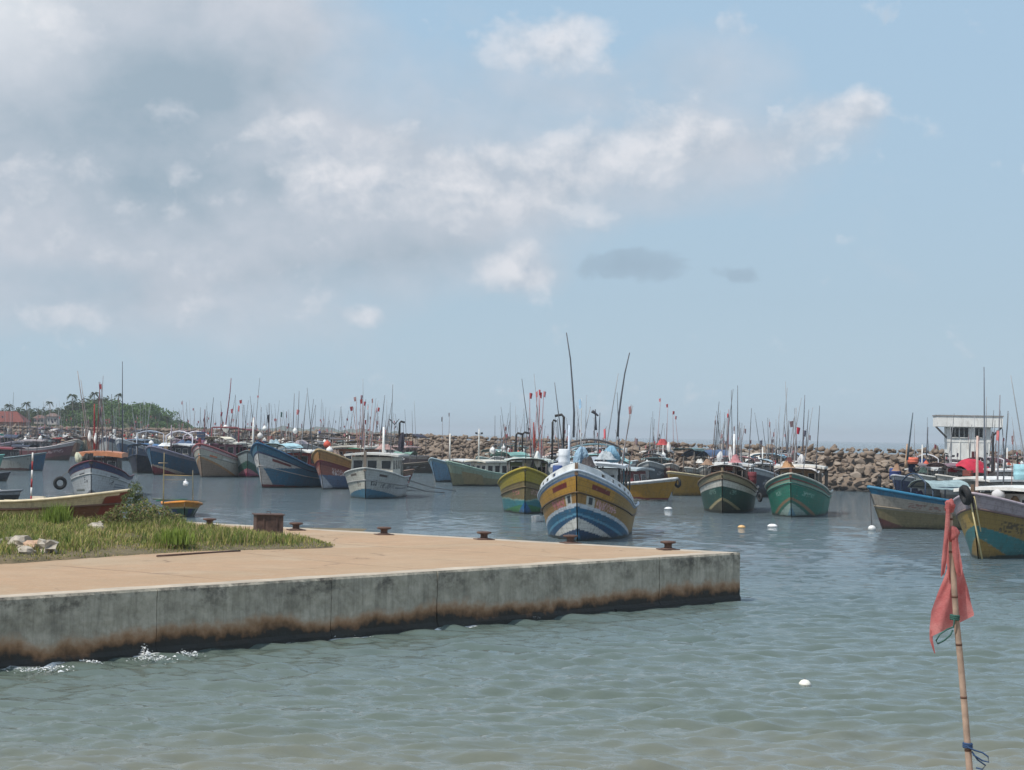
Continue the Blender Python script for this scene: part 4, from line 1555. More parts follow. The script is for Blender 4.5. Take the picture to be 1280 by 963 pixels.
Vs, Fs, off = [], [], 0
for rk in rest:
    me = lowmeshes[rk[4]]
    co = np.empty(len(me.vertices) * 3)
    me.vertices.foreach_get('co', co)
    co = co.reshape(-1, 3) * np.array((rk[3] * 1.1, rk[3], rk[3] * .85))
    from mathutils import Euler
    R = np.array(Euler(tuple(rk[5])).to_matrix())
    Vs.append(co @ R.T + np.array(rk[:3]))
    fi = np.array([p.vertices[:] for p in me.polygons], dtype=np.int32)
    Fs.append(fi + off)
    off += len(co)
# earth core that closes the gaps between the rocks
sv = np.linspace(0, cum[-1], 120)
x, y, h, nx, ny = bw_at(sv)
prof = [(1.05, -1.2, 0.0), (0.90, -0.8, 0.0), (-0.02, -0.80, 1.0), (-1.0, -0.75, 1.0), (-2.6, -0.6, 0.0)]
cv = []
for (du, dz, hf) in prof:
    d = du * h * 1.35 if du > 0 else du * 4
    cv.append(np.stack([x + nx * d, y + ny * d, np.maximum(h * hf + dz, -0.8)], -1))
cv = np.stack(cv, 1).reshape(-1, 3)
i4, j4 = np.meshgrid(np.arange(119), np.arange(4), indexing='ij')
a = i4 * 5 + j4
qd = np.stack([a, a + 1, a + 6, a + 5], -1).reshape(-1, 4)
core = np.concatenate([qd[:, [0, 1, 2]], qd[:, [0, 2, 3]]]) + off
Vs.append(cv)
Fs.append(core.astype(np.int32))
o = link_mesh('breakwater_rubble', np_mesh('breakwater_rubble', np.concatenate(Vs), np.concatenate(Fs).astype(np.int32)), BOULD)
tag(o, 'long brown rock mound closing the harbour', None, None, 'stuff')

# ------------------------------------------------------------------ headland
HY = 520.0
sil = [(-60, 506), (0, 510), (30, 508), (60, 514), (78, 500), (95, 492), (115, 494), (135, 500), (160, 501), (178, 503), (190, 515), (210, 521), (232, 529), (262, 538), (300, 543)]
sx = np.array([s_[0] for s_ in sil], float)
sy = np.array([s_[1] for s_ in sil], float)


def hill_top(px):
    return np.interp(px, sx, sy)


g = []
cols_px = np.linspace(-420, 300, 60)
for k in range(9):
    u = k / 8
    row = []
    for px in cols_px:
        tp = atd(px, hill_top(px) if px > -60 else 512, HY)
        z = max(0.0, tp.z - 3.2) * math.sin(math.pi * min(1, u * 1.0)) ** 0.7
        row.append((tp.x, HY - 40 + 130 * u, z - 0.3))
    g.append(row)
hm_, ht, bs = base_mat('headland soil')
ht.links.new(ramp(ht, noise(ht, geo_pos(ht), 0.12, 6, 0.65), [(0.35, (0.05, 0.075, 0.03)), (0.65, (0.10, 0.10, 0.055))]), bs.inputs['Base Color'])
bs.inputs['Roughness'].default_value = 0.95
tag(MB().sheet(g).build('hill', hm_), kind='structure')
rg = np.random.default_rng(31)
cen, rd, ct = [], [], []
for i in range(340):
    px = rg.uniform(-60, 255) if i < 260 else rg.uniform(-60, 80)
    u = rg.uniform(0.05, 0.62)
    top = atd(px, hill_top(px), HY)
    hz_ = max(0.3, top.z - 3.0) * math.sin(math.pi * u) ** 0.7
    rr_ = rg.uniform(1.3, 2.7) if px < 195 else rg.uniform(0.8, 1.5)
    cen.append((top.x, HY - 40 + 130 * u, max(0.6, hz_ + rr_ * 0.25)))
    rd.append((rr_ * 1.15, rr_ * 1.15, rr_ * 0.95))
    ct.append(0 if px < 112 else 1)
ct = np.array(ct)
Vv, Fv, Cv, off = [], [], [], 0
for kind, colset, n_ in ((0, [(.06, .09, .04), (.08, .11, .045), (.11, .12, .065), (.05, .07, .036)], 30000), (1, [(.12, .20, .065), (.095, .165, .055), (.16, .235, .085), (.075, .125, .045)], 30000)):
    ids = np.where(ct == kind)[0]
    V, Fq, C = leaf_cloud([cen[i] for i in ids], [rd[i] for i in ids], n_, 0.42, colset, rg)
    Vv.append(V); Fv.append(Fq + off); Cv.append(C); off += len(V)
o = link_mesh('headland_wood', np_mesh('headland_wood', np.concatenate(Vv), np.concatenate(Fv).astype(np.int32), np.concatenate(Cv)), LEAF)
tag(o, 'far green wood covering the headland', None, None, 'stuff')


def palm(px, py_top, Yd, label, s=1.0, dark=1.0):
    top = atd(px, py_top, Yd)
    base = Vector((top.x + 0.6, Yd, 1.0))
    r = empty('palm_tree', base)
    tag(r, label, 'palm tree', 'palms on the headland')
    t = top - base
    MB().tube([(0, 0, 0), t * .5 + Vector((.2, 0, 0)), t], .16, .09, 6).build('trunk', pm((92, 80, 66), .9), r)
    rg = np.random.default_rng(int(px) + 3)
    Vp, Fp, Cp = [], [], []
    o = 0
    for i in range(20):
        a = rg.uniform(0, 6.28)
        el = rg.uniform(-0.5, 1.1)
        ln = rg.uniform(1.1, 1.7) * s
        d = np.array((math.cos(a), math.sin(a)))
        for q_ in range(12):
            u0 = q_ / 12
            pt = np.array((t.x + d[0] * ln * u0 * math.cos(el * .7), t.y + d[1] * ln * u0 * math.cos(el * .7), t.z + ln * (math.sin(el) * u0 - .75 * u0 * u0)))
            for sd in (1, -1):
                l = 0.55 * s * (1 - abs(u0 - .45))
                tipp = pt + np.array((-d[1] * sd * l * .6 + d[0] * l * .5, d[0] * sd * l * .6 + d[1] * l * .5, -l * .55))
                wv = np.array((d[0] * .07, d[1] * .07, .02))
                Vp += [pt - wv, pt + wv, tipp]
                Fp.append((o, o + 1, o + 2)); o += 3
                Cp += [np.array((.075, .10, .05)) * dark * rg.uniform(.7, 1.3)] * 3
    link_mesh('crown', np_mesh('crown', np.array(Vp), np.array(Fp, dtype=np.int32), np.array(Cp)), LEAF, r)


palm(12, 507, 500, 'short bushy palm above the red roofed shed, outermost on the headland')
palm(33, 504, 505, 'palm standing between the red roofed shed and the wooded headland')
palm(62, 503, 498, 'lone thin palm with a small round crown beside pale houses', .7)
palm(90, 494, 515, 'dark tall palm rising over the dark side of the wooded headland', 1.2)
palm(118, 492, 520, 'palm on the crest of the wooded headland behind the red poles', 1.1)
palm(148, 493, 505, 'slender palm standing clear above the green crest of the headland', .75)
palm(208, 521, 500, 'small palm on the low seaward slope of the headland', .8)

# houses on the shore
def gable_house(px, py_base, Yd, w, d, h, rh, wall_c, roof_c, label, hip=0.25, rz=0.0):
    p = atd(px, py_base, Yd)
    r = empty('shore_house', (p.x, Yd, max(p.z, 0)), rz)
    tag(r, label, 'house')
    wl = MB().box((0, 0, h / 2), (w, d, h)).build('wall', pm(wall_c, .8), r)
    a = w / 2 + .4
    b = d / 2 + .4
    k = w * (0.5 - hip)
    MB().add([(-a, -b, h), (a, -b, h), (a, b, h), (-a, b, h), (-k, 0, h + rh), (k, 0, h + rh)], [(0, 1, 5, 4), (1, 2, 5), (2, 3, 4, 5), (3, 0, 4), (3, 2, 1, 0)]).build('roof', pm(roof_c, .8), r)
    for i in range(3):
        xx = -w / 2 + w * (i + .5) / 3
        MB().box((xx, -d / 2 - .03, h * .55), (w / 8, .06, h * .35)).build('window', GLASS, r)


gable_house(8, 540, 430, 9.0, 6, 2.2, 2.4, (150, 110, 95), (116, 62, 54), 'long shed with a dull red hipped roof behind the crowded far boats')
gable_house(66, 531, 470, 2.4, 2.4, 2.0, .8, (180, 172, 166), (112, 92, 84), 'small pale house among the dark trees on the headland')
gable_house(50, 530, 480, 2.4, 2.4, 1.4, .8, (170, 156, 146), (112, 84, 74), 'small house with a brown roof below the lone thin palm')

# far coast, pale with distance
g = []
for k in range(5):
    u = k / 4
    row = []
    for px in np.linspace(240, 520, 40):
        b = atd(px, 540, 2600)
        hgt_ = max(0, 10 * math.sin(math.pi * (px - 240) / 280) ** 0.6 + 2.0 * math.sin(px * .13) + 1.2 * math.sin(px * .31))
        row.append((b.x, 2500 + 300 * u, hgt_ * math.sin(math.pi * u) - 0.5))
    g.append(row)
tag(MB().sheet(g).build('coast', hm_), kind='structure')

# ------------------------------------------------------------------ harbour building behind the breakwater crest
def tower():
    Yd = 177.0
    k = Yd / F
    c = atd(1209, 555, Yd)
    r = empty('harbour_tower', (c.x, Yd, 0.3), rad(-8))
    tag(r, 'white concrete harbour lookout with a wide overhanging top, behind the red tarpaulin', 'lookout building')
    WH = mat('stained white render', (0.80, 0.79, 0.75), .8, .10, 1.0, .45, (0.26, 0.22, 0.18))
    z0 = 0.3
    zt = atd(1209, 521, Yd).z - z0           # roof top
    zr = atd(1209, 534, Yd).z - z0           # underside of the parapet band
    zf = atd(1209, 553, Yd).z - z0           # foot of the glazed room
    w = 52 * k
    MB().box((0, 0, zf / 2), (w, w * .8, zf)).build('shaft', WH, r)
    up = MB().box((0, 0, (zf + zr) / 2), (w * 1.02, w * .82, zr - zf)).build('lookout_room', WH, r)
    MB().box((0, 0, (zt + zr) / 2), (80 * k, 58 * k, zt - zr)).build('parapet', WH, r)
    MB().box((0, 0, zt + .05), (82 * k, 60 * k, .10)).build('coping', pm((150, 145, 140), .8), r)
    MB().box((0, 0, -.5), (w * 1.5, w * 1.3, 1.4)).build('plinth', pm((120, 116, 108), .9), r)
    MB().box((0, 0, zf * .55), (w * 1.12, w * .92, .18)).build('ledge', WH, r)
    hwin = (zr - zf) * .62
    for xx, ww in ((-17, 9), (-6, 10), (12, 9)):
        f_ = MB().box((xx * k, -w * .41 - .02, zr - hwin * .62), (ww * k, .06, hwin)).build('window', GLASS, up)
        fr = MB()
        fr.tube([(xx * k - ww * k / 2, -w * .41 - .06, zr - hwin * 1.15), (xx * k + ww * k / 2, -w * .41 - .06, zr - hwin * 1.15)], .05, .05, 4)
        fr.tube([(xx * k, -w * .41 - .06, zr - hwin * 1.15), (xx * k, -w * .41 - .06, zr - hwin * .15)], .03, .03, 4)
        fr.build('window_frame', pm((225, 222, 215), .6), f_)
    for yy in (-.2, .2):
        MB().box((w * .51 + .02, yy * w, zr - hwin * .62), (.06, 7 * k, hwin)).build('window', GLASS, up)
    for sd in (-1, 1):
        MB().tube([(sd * w * .5, -w * .3, zf + (zr - zf) * .25), (sd * 40 * k, -w * .3, zr)], .09, .09, 5).build('bracket', pm((120, 112, 108), .7), r)
    for i in range(5):
        MB().box((-w * .42 + i * w * .21, -w * .4 - .05, zf * .5), (.07, .08, zf)).build('pilaster', WH, r)
    MB().box((6 * k, -w * .4 - .03, zf * .62), (5 * k, .06, zf * .4)).build('door', pm((92, 34, 34), .6), r)


tower()
# ------------------------------------------------------------------ the moored boats
RED, PINK, BLK, ORG = (160, 66, 68), (190, 122, 124), (60, 60, 66), (200, 110, 70)
WHITE = (226, 226, 222)
HI = (130, 54)

# -- the big yellow boat by the quay
b = Boat('big mustard yellow boat with blue and white chevron bow, moored right behind the quay', (722, 677), -5.5, L=12.6, B=4.5, fb=1.45, fbow=3.3, rake=.36, res=(150, 64),
         gun=(196, 206, 216), gr=.06, deck=(150, 140, 125), bul=.45, strake=((.70, (92, 70, 40)),), paint=[
    ('all', (196, 146, 52)), ('t', 0, .70, (168, 126, 66)), ('rect', 1, 2.2, 20, .0, 1.0, (168, 132, 66)), ('t', .93, 1.01, (92, 128, 168)), ('t', .955, 1.01, (214, 220, 224)),  # port side aft is duller: shade put into the hull colour
    ('rect', -1, .42, 1.45, .80, .885, (120, 34, 30)), ('rect', 1, .62, 1.75, .80, .885, (120, 34, 30)),
    ('rect', 1, .40, .86, .53, .69, (206, 204, 196)), ('rect', 1, .52, .74, .56, .68, (52, 58, 66)), ('rect', -1, .22, .60, .53, .69, (206, 204, 196)), ('rect', -1, .30, .48, .56, .68, (52, 58, 66)),
    ('text', 1, .98, 2.7, .53, .67, (214, 168, 168), 2.0), ('text', -1, .75, 1.9, .53, .67, (204, 120, 130), 3.0),
    ('chev', 1.80, .27, (206, 214, 222)), ('chev', 1.63, .27, (32, 104, 140)), ('chev', 1.34, .29, (96, 160, 190)), ('chev', 1.24, .30, (24, 84, 124)), ('chev', 1.13, .40, (224, 222, 214)), ('chev', .60, .25, (24, 64, 100)), ('chev', .62, 2.6, (40, 120, 160)), ('z', -1, .10, (26, 34, 46))])
main = b
gear(b, 7, -3, 3.5, .9, .6)
b.bulwark(.0, .52, .34, (222, 224, 222), holes=10)
b.stempost((110, 84, 60), .35)
gear(b, 9, -4.5, 3.2, .5, 1.0)
b.rig(6, 3, ((120, 100, 104), (150, 110, 112)), 6.4)
wh, zr_ = b.house(-3.4, .4, 2.9, 1.75, (214, 216, 214), (228, 230, 230), zb=1.55, slope=.35)
b.mast(.9, -.9, 2.6, 5.4, (190, 205, 220), .07, False)
b.hoop(-.8, 2.9, 4.35, (52, 52, 56), .38, .055)
b.hoop(-3.8, 2.9, 4.2, (90, 120, 130), .3, .05)
b.canopy(-6.2, -3.8, 3.2, 3.6, (150, 190, 190), posts=2)
b.canopy(.5, 2.4, 2.3, 2.85, (186, 192, 196), posts=2, camber=.5, zb=1.9)
xf = -.8
b.ant(b.loc(717, 547, xf), b.loc(708, 416, xf), .06, (84, 86, 92), bend=.12)
b.ant(b.loc(772, 546, xf), b.loc(787, 441, xf), .06, (84, 86, 92), bend=-.1)
b.ant(b.loc(745, 538, xf), b.loc(744, 512, xf), .06, (60, 60, 66), 'light_post')
b.ant(b.loc(740, 514, xf), b.loc(748, 520, xf), .09, (60, 60, 66), 'deck_light')
b.flagpole(b.loc(726, 560, .9), b.loc(727, 498, .9), (150, 186, 214), .5, (214, 214, 210))
b.flagpole(b.loc(757, 560, -3.8), b.loc(757, 535, -3.8), (196, 96, 104), .55)
b.exhaust(b.loc(704, 575, 0), 2.1, d=(0, -.45), r=.065)
b.exhaust(b.loc(690, 575, -3), 1.9, d=(0, .2), r=.055)
for i, (px, py, xx, c_, s_, kd) in enumerate(((727, 574, 2.0, (142, 170, 190), (.55, .55, .8), 'net_heap'), (757, 570, 1.2, (168, 176, 180), (.7, .6, .45), 'net_heap'), (766, 568, .9, (120, 160, 182), (.5, .5, .55), 'net_heap'), (735, 578, 2.4, (66, 60, 60), (.6, .6, .5), 'net_heap'))):
    cargo(kd, b, b.loc(px, py, xx), s_, c_, ['pale blue net heap covering the bow of the big yellow boat', 'grey net heap amidships on the big yellow boat', 'blue grey net heap under the hoop of the big yellow boat', 'dark net heap behind the stem of the big yellow boat'][i])
w = b.M @ Vector(b.loc(700, 580, 1.5))
cargo('barrel', b, b.loc(705, 586, 1.4), (.28, .28, .95), (222, 226, 230), 'white barrel standing on the bow of the big yellow boat')

# -- olive and teal boat
b = Boat('olive yellow boat with teal and green bottom, half hidden by the big yellow boat', (656, 643), -2, L=12, B=3.6, fb=1.5, fbow=2.85, rake=.3, res=(110, 52), gun=(164, 146, 48), gr=.09, strake=((.60, (94, 80, 52)),), paint=[
    ('all', (132, 116, 78)), ('t', .74, 1.01, (166, 148, 44)), ('t', .70, .74, (92, 78, 34)), ('text', -1, .5, 1.3, .46, .6, (206, 122, 122), 4.0), ('text', 1, .5, 1.5, .46, .6, (190, 150, 140), 5.0),
    ('z', -1, .92, (50, 130, 140)), ('z', .84, .92, (140, 172, 160)), ('chev', .62, .14, (56, 128, 78)), ('chev', .80, .9, (30, 98, 150)), ('z', -1, .1, (28, 44, 40))])
b.stempost((80, 74, 44), .3)
gear(b, 9, -4.5, 3.2, .5, 1.0)
b.rig(6, 3, ((120, 100, 104), (150, 110, 112)), 6.4)
b.house(-3.6, -.6, 2.5, 1.5, (120, 132, 96), (208, 214, 206), zb=1.6)
b.canopy(-.3, 2.2, 2.4, 3.25, (188, 204, 198), posts=2, camber=.12, zb=1.6)
for px_, c_ in ((663, RED), (668, PINK), (672, RED), (676, PINK), (674, RED)):
    b.flagpole(b.loc(px_, 575, -1), b.loc(px_ + b.rng.uniform(-3, 4), 488 + b.rng.uniform(-6, 9), -1), c_, .42, (170, 90, 88))
b.ant(b.loc(668, 560, -1), b.loc(667, 528, -1), .1, (150, 60, 50), 'marker_bundle')
b.exhaust(b.loc(645, 565, -1), 1.1, d=(0, .4))
b.exhaust(b.loc(653, 565, -1), 1.15, d=(0, .45))
cargo('net_heap', b, b.loc(672, 574, .5), (.30, .30, .7), (224, 224, 220), 'white cloth bundle hanging over the olive and teal boat')
cargo('net_heap', b, b.loc(652, 587, 3.6), (.8, .7, .45), (86, 72, 58), 'brown net heap on the bow of the olive and teal boat')

# -- pale green weathered boat
b = Boat('pale green weathered boat with a small white wheelhouse and rust streaks', (566, 608), -44, L=10.5, B=3.4, fb=1.15, fbow=2.3, rake=.35, res=(80, 36), gun=(150, 176, 160), paint=[
    ('all', (146, 160, 138)), ('t', 0, .55, (132, 128, 98)), ('rect', 0, 1.0, 3.0, .1, .7, (150, 134, 96)), ('t', .9, 1.01, (158, 184, 168)), ('z', -1, .15, (44, 46, 44))])
b.house(-2.0, 1.2, 2.1, 1.5, (204, 202, 190), (214, 210, 196))
b.canopy(-4.6, -2.2, 2.5, 2.9, (120, 166, 158), posts=2)
b.mast(1.0, 0, 2.4, 5.4, (206, 206, 200), .08)
b.rig(2, 1, (PINK,), 6.5)
cargo('float', b, (-.5, .4, 3.35), (.32, .32, .32), (226, 226, 224), 'big white float on the wheelhouse roof of the pale green boat')

# -- light blue boat behind it
b = Boat('light blue hulled boat with a white roof, bow just past the pale green one', (545, 603), -30, L=10, B=3.2, fb=1.2, fbow=2.4, res=(60, 30), gun=(172, 190, 196), paint=[('all', (104, 146, 176)), ('t', .88, 1.01, (120, 150, 160)), ('z', -1, .2, (66, 80, 92))])
b.house(-2.2, .6, 2.0, 1.3, (190, 196, 196), WHITE)
b.mast(1.3, 0, 2, 4.9, (220, 216, 206), .1)
b.flagpole(b.loc(553, 585, 0), b.loc(553, 521, 0), BLK, .5)
b.flagpole(b.loc(560, 585, 0), b.loc(562, 516, 0), (150, 140, 146), .4)

# -- white boat with blue bottom
b = Boat('white and grey boat with blue bottom wedge and a large cream wheelhouse', (457, 624), -9, L=10.5, B=4.2, fb=1.5, fbow=2.25, rake=.3, res=(110, 50), gun=(176, 178, 174), strake=((.62, (150, 150, 148)),), paint=[
    ('all', (184, 188, 186)), ('rect', -1, 0, 9, 0, 1, (206, 204, 192)), ('rect', 1, .9, 1.7, .80, .88, (74, 62, 62)), ('rect', -1, .6, 1.4, .80, .88, (110, 100, 92)), ('text', 1, .35, .85, .46, .66, (70, 74, 80), 6.0), ('text', 1, 1.2, 3.0, .40, .58, (120, 126, 132), 7.0), ('text', -1, .4, .8, .42, .6, (130, 120, 110), 8.0),  # paler starboard side carries sunlight painted into the hull colour
    ('rect', 1, 3.2, 8, .42, .47, (110, 118, 126)), ('chev', .78, .17, (50, 112, 140)), ('z', -1, .06, (40, 50, 60))])
b.house(-3.4, 1.9, 3.2, 1.55, (208, 204, 190), (206, 204, 196), zb=1.5, front=3, side=4, slope=.15, over=.45)
b.stempost((122, 110, 98), 1.3, .22)
gear(b, 9, -4.5, 3.2, .5, 1.0)
b.rig(6, 3, ((120, 100, 104), (150, 110, 112)), 6.4)
b.canopy(-5, -3.3, 2.8, 2.9, (160, 156, 148), posts=2)
b.mast(.2, .6, 3, 5.3, (230, 230, 226), .11, False)
xf = -1
b.ant(b.loc(476, 545, xf), b.loc(481, 494, xf), .05, (112, 118, 126))
b.exhaust(b.loc(499, 560, -2), 1.9, d=(0, .4), r=.08)
b.ant(b.loc(487, 524, xf), b.loc(493, 531, xf), .05, BLK, 'v_antenna')  # first arm of a V-shaped antenna
b.ant(b.loc(493, 531, xf), b.loc(499, 524, xf), .05, BLK, 'v_antenna')  # second arm of the V-shaped antenna
b.ant(b.loc(493, 548, xf), b.loc(493, 531, xf), .04, (130, 130, 130), 'light_post')
for px0, px1, y1, c_ in ((447, 445, 496, (150, 120, 120)), (449, 451, 494, (130, 110, 120)), (452, 453, 499, RED), (454, 455, 502, (150, 50, 66)), (448, 441, 508, (140, 60, 66)), (460, 466, 498, (110, 90, 96)), (464, 470, 510, (150, 140, 150)), (455, 456, 525, (120, 40, 46))):
    b.flagpole(b.loc(px0, 560, xf), b.loc(px1, y1, xf), c_, .36, (168, 128, 124))
cargo('net_heap', b, b.loc(502, 553, -2), (.32, .32, 1.0), (48, 46, 58), 'dark blue bundle standing at the stern of the white and grey boat')
cargo('net_heap', b, b.loc(482, 559, -.5), (1.0, .7, .45), (168, 138, 132), 'pinkish net heap on the wheelhouse roof of the white and grey boat')

# -- red bow behind it
b = Boat('small faded red boat showing only its raked bow past the white and grey one', (507, 614), 38, L=8.5, B=2.6, fb=1.1, fbow=1.8, rake=.55, res=(50, 26), gun=(120, 96, 84), paint=[('all', (132, 54, 62)), ('t', .8, 1.01, (128, 104, 90)), ('z', -1, .15, (50, 40, 44))])
b.canopy(-2.6, 1.0, 2.0, 2.5, (122, 122, 116), posts=3, camber=.15)

# -- orange-brown and blue boat
b = Boat('orange brown boat with white lettering and faded blue bottom, beside the blue and white one', (404, 612), -25, L=12.5, B=4.1, fb=1.6, fbow=3.35, rake=.32, res=(110, 50), gun=(186, 160, 118), gr=.09, strake=((.74, (120, 54, 50)),), paint=[
    ('all', (154, 92, 80)), ('t', .74, 1.01, (178, 128, 72)), ('t', .62, .74, (122, 48, 58)), ('text', 1, .9, 4.2, .42, .60, (222, 204, 202), 9.0), ('text', -1, .4, 1.2, .45, .6, (216, 190, 180), 3.0),
    ('chev', 1.25, .06, (84, 108, 140)), ('chev', 1.25, 1.2, (182, 188, 196)), ('z', -1, .12, (40, 42, 54))])
b.house(-3.6, .2, 2.7, 1.6, (150, 100, 70), (196, 190, 178), zb=1.8)
b.canopy(-5.8, -3.2, 3.2, 4.0, (112, 96, 80), posts=2, camber=.1)
b.hoop(.4, 2.8, 4.2, (110, 92, 80), .05)
b.rig(2, 3, (RED, PINK), 8)
cargo('float', b, b.loc(409, 556, .2), (.34, .34, .34), (196, 84, 66), 'big orange red float above the orange brown boat')
cargo('net_heap', b, b.loc(420, 566, .5), (1.0, .8, .5), (120, 104, 96), 'brown net heap amidships on the orange brown boat')
cargo('float', b, b.loc(412, 563, 1), (.3, .3, .3), (226, 226, 224), 'small white float on the rail of the orange brown boat')

# -- big blue and white boat
b = Boat('big white boat with blue bulwark and blue bow wedge, white wheelhouse roof', (328, 610), -30, L=12.4, B=4.5, fb=1.55, fbow=3.8, rake=.28, res=(120, 56), gun=(34, 84, 118), gr=.1, strake=((.80, (36, 50, 84)), (.50, (170, 168, 166))), paint=[
    ('all', (206, 204, 200)), ('t', .83, 1.01, (44, 104, 132)), ('t', .79, .83, (42, 54, 92)), ('rect', 1, .9, 2.6, .68, .755, (116, 40, 42)), ('text', 1, 1.9, 4.8, .42, .50, (104, 134, 170), 4.0), ('text', -1, .2, .8, .6, .72, (110, 90, 100), 4.0),
    ('chev', 1.95, .27, (46, 110, 142), 0, .92), ('chev', 2.2, 2.2, (212, 200, 190)), ('chev', .32, .06, (134, 50, 48)), ('z', -1, .08, (40, 34, 40))])
b.stempost((30, 60, 90), .3)
gear(b, 9, -4.5, 3.2, .5, 1.0)
b.rig(6, 3, ((120, 100, 104), (150, 110, 112)), 6.4)
b.house(-3.9, -.2, 3.0, 1.5, (160, 70, 66), (230, 230, 226), zb=1.45)
b.hoop(-3.9, 3.0, 4.4, (60, 60, 64), .2)
b.canopy(.6, 3.4, 2.4, 3.5, (170, 206, 214), posts=2, camber=.25, zb=2.2)
b.canopy(-6.4, -4.2, 3.2, 4.2, (92, 88, 92), posts=2, camber=.1)
for px_ in (335, 372, 366):
    b.ant(b.loc(px_, 545, -2), b.loc(px_ + 2, 486 + (px_ % 7) * 3, -2), .05, (110, 110, 116))
b.flagpole(b.loc(336, 555, -1), b.loc(337, 518, -1), BLK, .75, drop=.0)
b.flagpole(b.loc(351, 555, -1), b.loc(351, 515, -1), (62, 90, 88), .5)
b.flagpole(b.loc(357, 555, -1), b.loc(358, 514, -1), (120, 80, 96), .6)
b.flagpole(b.loc(369, 555, -1), b.loc(371, 512, -1), PINK, .5)
for (px, py, s_, c_, l_) in ((331, 536, .22, WHITE, 'white float hanging at the front of the dark gantry over the blue and white boat'), (369, 539, .23, WHITE, 'white float hanging at the rear of the dark gantry over the blue and white boat'), (325, 545, .25, (214, 210, 206), 'greyish float hanging above the bow of the blue and white boat')):
    cargo('float', b, b.loc(px, py, -1), (s_, s_, s_ * 1.1), c_, l_)
cargo('net_heap', b, b.loc(343, 553, 1), (.9, .8, .5), (150, 170, 178), 'pale grey net heap forward on the blue and white boat')
cargo('net_heap', b, b.loc(376, 553, -2.0), (1.3, 1.0, .4), (168, 160, 164), 'lilac grey net heap on the white roof of the blue and white boat')

# -- small grey and green boat with pink bottom
b = Boat('pale grey boat with a green bow wedge and pink bottom', (309, 597), -2, L=11, B=3.5, fb=1.4, fbow=2.75, res=(80, 40), gun=(96, 110, 112), paint=[('all', (158, 172, 172)), ('t', .9, 1.01, (100, 112, 114)), ('chev', 1.75, .42, (30, 92, 80)), ('chev', .95, .32, (186, 110, 124)), ('chev', .45, .12, (150, 40, 86)), ('z', -1, .1, (40, 40, 44))])
b.house(-2.8, .2, 2.3, 1.5, (150, 90, 90), (222, 220, 210), zb=1.5)
b.stempost((60, 64, 62), .5)
gear(b, 9, -4.5, 3.2, .5, 1.0)
b.rig(6, 3, ((120, 100, 104), (150, 110, 112)), 6.4)
b.mast(.6, .4, 2.2, 6.2, (224, 224, 220), .12, False)
b.rig(2, 2, (RED,), 9)
b.canopy(-5, -2.8, 2.6, 3.6, (150, 66, 66), posts=2)

# -- cream boat with brown chevron
b = Boat('cream grey boat with brown chevron bow edged in orange and a red gunwale', (253, 597), -22, L=13, B=4.3, fb=1.75, fbow=3.4, rake=.3, res=(110, 50), gun=(150, 84, 84), gr=.11, strake=((.88, (180, 130, 134)), (.68, (150, 150, 144))), paint=[
    ('all', (186, 182, 168)), ('t', .9, 1.01, (196, 180, 182)), ('rect', 1, .8, 1.7, .66, .74, (220, 118, 70)), ('rect', -1, .1, .35, .60, .72, (224, 124, 70)), ('rect', 1, 2.4, 5, .7, .77, (214, 214, 206)),
    ('chev', 2.15, .42, (176, 128, 74)), ('chev', 1.98, .44, (140, 118, 100)), ('z', -1, .12, (60, 46, 46))])
b.stempost((116, 40, 44), .6, .3)
gear(b, 9, -4.5, 3.2, .5, 1.0)
b.rig(6, 3, ((120, 100, 104), (150, 110, 112)), 6.4)
b.house(-3.2, .4, 2.9, 1.6, (142, 98, 112), (224, 222, 210), zb=1.75)
b.hoop(-.6, 3.0, 5.1, (110, 44, 52), .05, .09)
b.canopy(-5.6, -3.0, 3.1, 4.9, (118, 46, 58), posts=2, camber=.08)
b.canopy(-.2, 2.4, 2.3, 3.9, (222, 216, 196), posts=2, camber=.2, zb=2.2)
b.ant(b.loc(279, 548, -1), b.loc(289, 473, -1), .09, (120, 66, 78), bend=.1)
b.ant(b.loc(262, 548, -1), b.loc(267, 497, -1), .06, (60, 62, 70))
b.flagpole(b.loc(298, 548, -2), b.loc(298, 507, -2), (206, 110, 112), .7)
b.flagpole(b.loc(292, 548, -2), b.loc(291, 511, -2), (190, 110, 116), .5)
b.flagpole(b.loc(275, 548, -2), b.loc(276, 515, -2), (140, 70, 84), .5)
b.ant(b.loc(256, 545, -2), b.loc(256, 512, -2), .08, (110, 60, 66))
cargo('float', b, b.loc(282, 536, -1), (.35, .35, .4), WHITE, 'white float hung beside the leaning dark red mast of the cream grey boat')
cargo('crate', b, b.loc(251, 550, 3.0), (1.0, .8, .9), (66, 78, 104), 'dark blue crate on the bow of the cream grey boat')
cargo('net_heap', b, b.loc(262, 552, 1), (1.0, .8, .5), (158, 150, 150), 'grey net heap behind the bow of the cream grey boat')

# -- blue boat with red chevron
b = Boat('deep blue boat with a red chevron edged in cream at the bow', (192, 594), -30, L=12, B=4.2, fb=1.6, fbow=3.0, rake=.3, res=(100, 46), gun=(142, 140, 158), gr=.1, paint=[('all', (26, 86, 120)), ('t', .86, 1.01, (138, 136, 154)), ('rect', -1, 0, 8, .0, 1.0, (44, 92, 124)), ('chev', 1.15, .26, (196, 178, 160)), ('chev', .98, .34, (126, 38, 54)), ('z', -1, .1, (30, 36, 50))])  # starboard side lighter, its sunlit tone painted in
b.house(-3.4, .2, 2.7, 1.4, (70, 74, 88), (208, 212, 214), zb=1.6)
b.hoop(-.2, 3.2, 4.1, (196, 196, 204), .55, .08)
b.hoop(-4, 3.2, 4.1, (196, 196, 204), .55, .08)
b.canopy(-5.8, -2.4, 3.0, 3.3, (128, 84, 104), posts=2, camber=.5)
b.mast(1.2, -.2, 2.4, 5.3, (122, 112, 124), .1, False)
